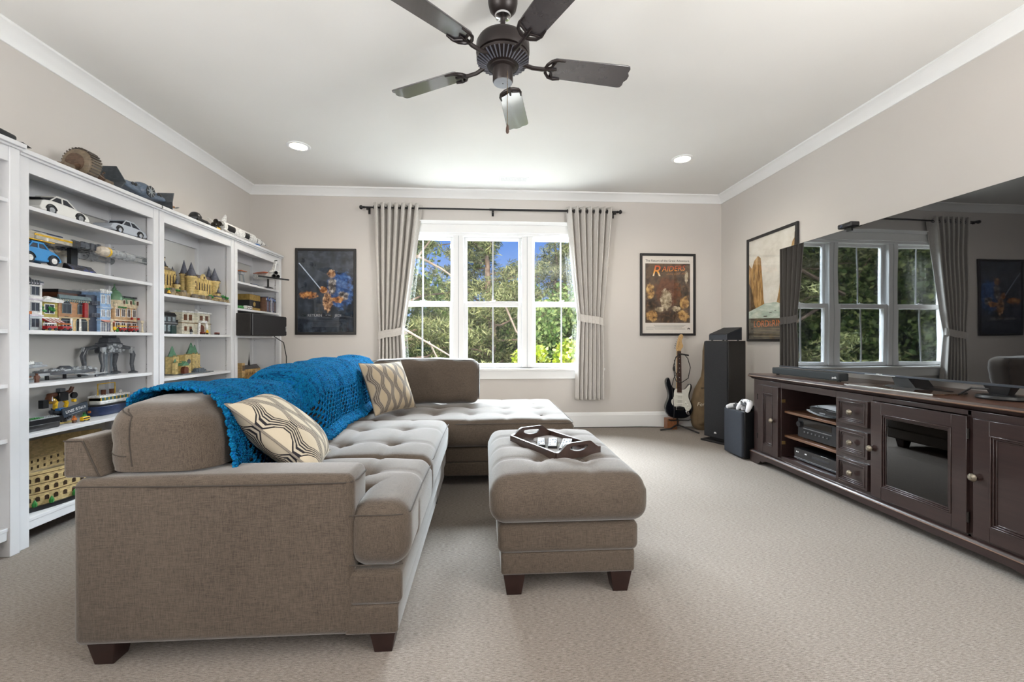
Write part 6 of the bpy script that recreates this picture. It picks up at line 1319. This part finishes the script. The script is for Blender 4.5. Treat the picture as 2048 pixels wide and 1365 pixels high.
m.build('flying_buttresses', LT, t); m = MB()
for i in range(16): m.ball((-.1+i*.018, -.062, .020), .010, 6, 5)
m.build('trees', GN, t)
# ================================================================ ceiling fan
FB = M('dark_bronze', S(40, 33, 32), .4, .35, var=.15); FBL = M('fan_blade_grey_brown', S(62, 59, 62), .26, var=.10, vs=20, spec=.9, coat=.8)
F = thing('ceiling_fan', 'dark five-bladed ceiling fan with a pull chain hanging from the ceiling', 'ceiling fan', (.088, 2.125, ZC))
MB().lathe([(.0, 0), (.068, 0), (.073, -.012), (.073, -.045), (.066, -.075), (.045, -.100), (.030, -.108), (.0, -.108)], 32).build('canopy', FB, F)
MB().lathe([(.030, -.100), (.040, -.106), (.038, -.114), (.020, -.120), (.0, -.120)], 24).build('canopy_ring', CHROME, F)
MB().cyl((0, 0, -.10), (0, 0, -.225), .0125).build('downrod', FB, F)
MB().lathe([(.0, -.205), (.030, -.208), (.095, -.222), (.122, -.236), (.131, -.252), (.132, -.296), (.128, -.308), (.118, -.314), (.0, -.318)], 40).build('motor_housing', FB, F)
MB().lathe([(.060, -.322), (.118, -.314), (.130, -.320), (.128, -.332), (.066, -.362)], 40).build('vent_ring', FB, F)
for i in range(36):
    a = 2*PI*i/36; MB().box(.072, .128, -.0030, .0030, -.003, .002, RZ(a) @ T(0, 0, -.3290) @ T(.128, 0, 0) @ RY(-.45) @ T(-.128, 0, 0)).tr(T(0, 0, -.004)).build('vent_rib', M('bronze_rib', S(120, 122, 132), .35, .6), F)
MB().lathe([(.066, -.355), (.064, -.368), (.050, -.374), (.050, -.432), (.046, -.440), (.0, -.440)], 28).build('switch_housing', FB, F); MB().lathe([(.0, -.4415), (.045, -.4415), (.047, -.4395)], 28).build('bottom_cap', M('satin_cap', S(150, 152, 158), .3, .7), F)
MB().ball((0, 0, -.4425), .003, 8, 5).build('cap_screw', BLACK, F)
bp = [(.245, -.052), (.26, -.060), (.63, -.070), (.645, -.066), (.652, -.052), (.650, -.030), (.662, -.012), (.662, .012), (.650, .030), (.652, .052), (.645, .066), (.63, .070), (.26, .060), (.245, .052)]
for i in range(5):
    a = math.radians(7+72*i); mt = RZ(a) @ T(0, 0, -.338) @ RX(math.radians(-12))
    b = MB().prism(bp, -.0035, .0035, 'z'); b.tr(mt); bl = b.build('blade', FBL, F, bev=.0015)
    ir = MB()
    ir.tube([(.065, 0, .0), (.10, 0, .002), (.15, 0, -.012), (.20, 0, -.013), (.225, 0, -.008)], [.012, .011, .010, .010, .009], 8)
    for s_ in (-1, 1):
        ir.tube([(.215, 0, -.008), (.222, s_*.025, -.008), (.24, s_*.048, -.008), (.27, s_*.058, -.008), (.305, s_*.056, -.007)], [.008, .008, .008, .007, .004], 8)
        ir.tube([(.215, 0, -.008), (.245, s_*.012, -.008), (.255, s_*.034, -.008), (.262, s_*.054, -.008)], .0055, 8)
    ir.tube([(.215, 0, -.008), (.25, 0, -.008), (.275, 0, -.007)], [.008, .007, .005], 8)
    ir.tr(mt); ir.build('blade_iron', FB, bl)
pc = MB(); 
for i in range(34): pc.ball((.020, -.052, -.425-.0075*i), .0022, 6, 4)
pc.tube([(.020, -.052, -.41), (.020, -.052, -.67)], .0009, 5); pcb = pc.build('pull_chain', M('aged_brass', S(120, 100, 70), .4, .8), F)
MB().lathe([(.0, -.655), (.004, -.657), (.007, -.672), (.0085, -.688), (.006, -.697), (0, -.70)], 14, (.020, -.052, -.015)).build('chain_fob', M('walnut_fob', S(70, 50, 40), .5), pcb)

# ================================================================ curtains and rod
ROD = M('black_rod', S(26, 25, 27), .4, .3)
RDT = thing('curtain_rod', 'black metal curtain rod with knob finials above the window', 'curtain rod', (0, 4.885, 2.508))
MB().cyl((-1.34, 0, 0), (.13, 0, 0), .0095).build('rod', ROD, RDT); MB().cyl((.05, 0, 0), (1.525, 0, 0), .012).build('rod', ROD, RDT)
for x, s_ in ((-1.345, -1), (1.53, 1)): MB().lathe([(.010, 0), (.016, .004), (.010, .012), (.012, .018), (.023, .030), (.024, .040), (.016, .052), (.0, .056)], 18, m=T(x-s_*.004, 0, 0) @ RY(s_*PI/2)).build('finial', ROD, RDT)
for x in (-1.31, .09, 1.50):
    m = MB(); m.cyl((x, .0, -.012), (x, .094, -.012), .006, None, 8); m.box(x-.012, x+.012, .088, .0945, -.05, .03); m.box(x-.008, x+.008, -.012, .012, -.03, -.010); m.build('bracket', ROD, RDT)
CUR = weave('light_grey_curtain', S(182, 177, 171), S(214, 210, 205), .9, .15, .85)
def curtain(label, top, tie, bot, ztie, zb, nf, seed, out):
    t = thing('curtain', label, 'curtain', (0, 4.885, 0), group='grey grommet curtains'); ztop = 2.555
    def edges(z):
        if z > ztie: k = ((z-ztie)/(ztop-ztie)); k = k**.85; return (tie[0]+(top[0]-tie[0])*k, tie[1]+(top[1]-tie[1])*k, .5+.5*k)
        k = (ztie-z)/(ztie-zb); k = k**.6; return (tie[0]+(bot[0]-tie[0])*k, tie[1]+(bot[1]-tie[1])*k, .5+.3*k)
    def fn(a, b_):
        z = zb+(ztop-zb)*b_; x0, x1, am = edges(z); ph = 2*PI*nf*a
        x = x0+(x1-x0)*a + .014*am*math.sin(2*ph+seed); y = .050*am*math.cos(ph)+.006*math.sin(3.1*ph+z*2+seed)*(1-b_)
        return (x, y+.012*(1-b_)*math.sin(2*z+seed), z)
    m = MB().grid(fn, nf*18, 60); o = m.build('fabric', CUR, t, ang=180); sd = o.modifiers.new('thick', 'SOLIDIFY'); sd.thickness = .004
    for i in range(2*nf):
        a = (i+.5)/(2*nf); p = fn(a, (2.508-zb)/(ztop-zb)); MB().tube([(p[0], p[1]+.021*math.cos(q), 2.508+.021*math.sin(q)) for q in np.linspace(0, 2*PI, 16, endpoint=False)], .0045, 6, True).build('grommet', M('grommet_black', S(40, 38, 40), .3, .6), t)
    x0, x1 = tie[0]-.012, tie[1]+.012; cx, rx = (x0+x1)/2, (x1-x0)/2
    def tb(a, b_):
        an = 2*PI*a; q = math.cos(an); return (cx+rx*math.copysign(abs(q)**.6, q), .036*math.copysign(abs(math.sin(an))**.7, math.sin(an))+.0, ztie-.045+.085*b_-out*.035*(q))
    MB().grid(tb, 40, 4).build('tieback', CUR, t)
    MB().grid(lambda a, b_: (x1-.02 if out > 0 else x0+.02, .03+.065*a, ztie-.02+.03*b_+(-.0)), 3, 2).build('tieback_strap', CUR, t)
    return t
curtain('light grey curtain left of the window, gathered by a low tieback', (-1.245, -.715), (-1.185, -.925), (-1.20, -.885), 1.105, .34, 7, 1, -1)
curtain('light grey curtain right of the window, gathered by a higher tieback', (.93, 1.48), (1.065, 1.365), (1.035, 1.375), 1.265, .34, 7, 2.3, 1)
# thin cable along the back skirting
k = MB(); k.tube([(.62, 4.955, .005), (.9, 4.952, .005), (1.2, 4.957, .005), (1.5, 4.951, .006), (1.8, 4.956, .005), (2.05, 4.93, .005), (2.12, 4.90, .005)], .0045, 6); tag(k.build('floor_cable', BLACKM), 'thin black cable on the carpet along the back baseboard', 'cable')
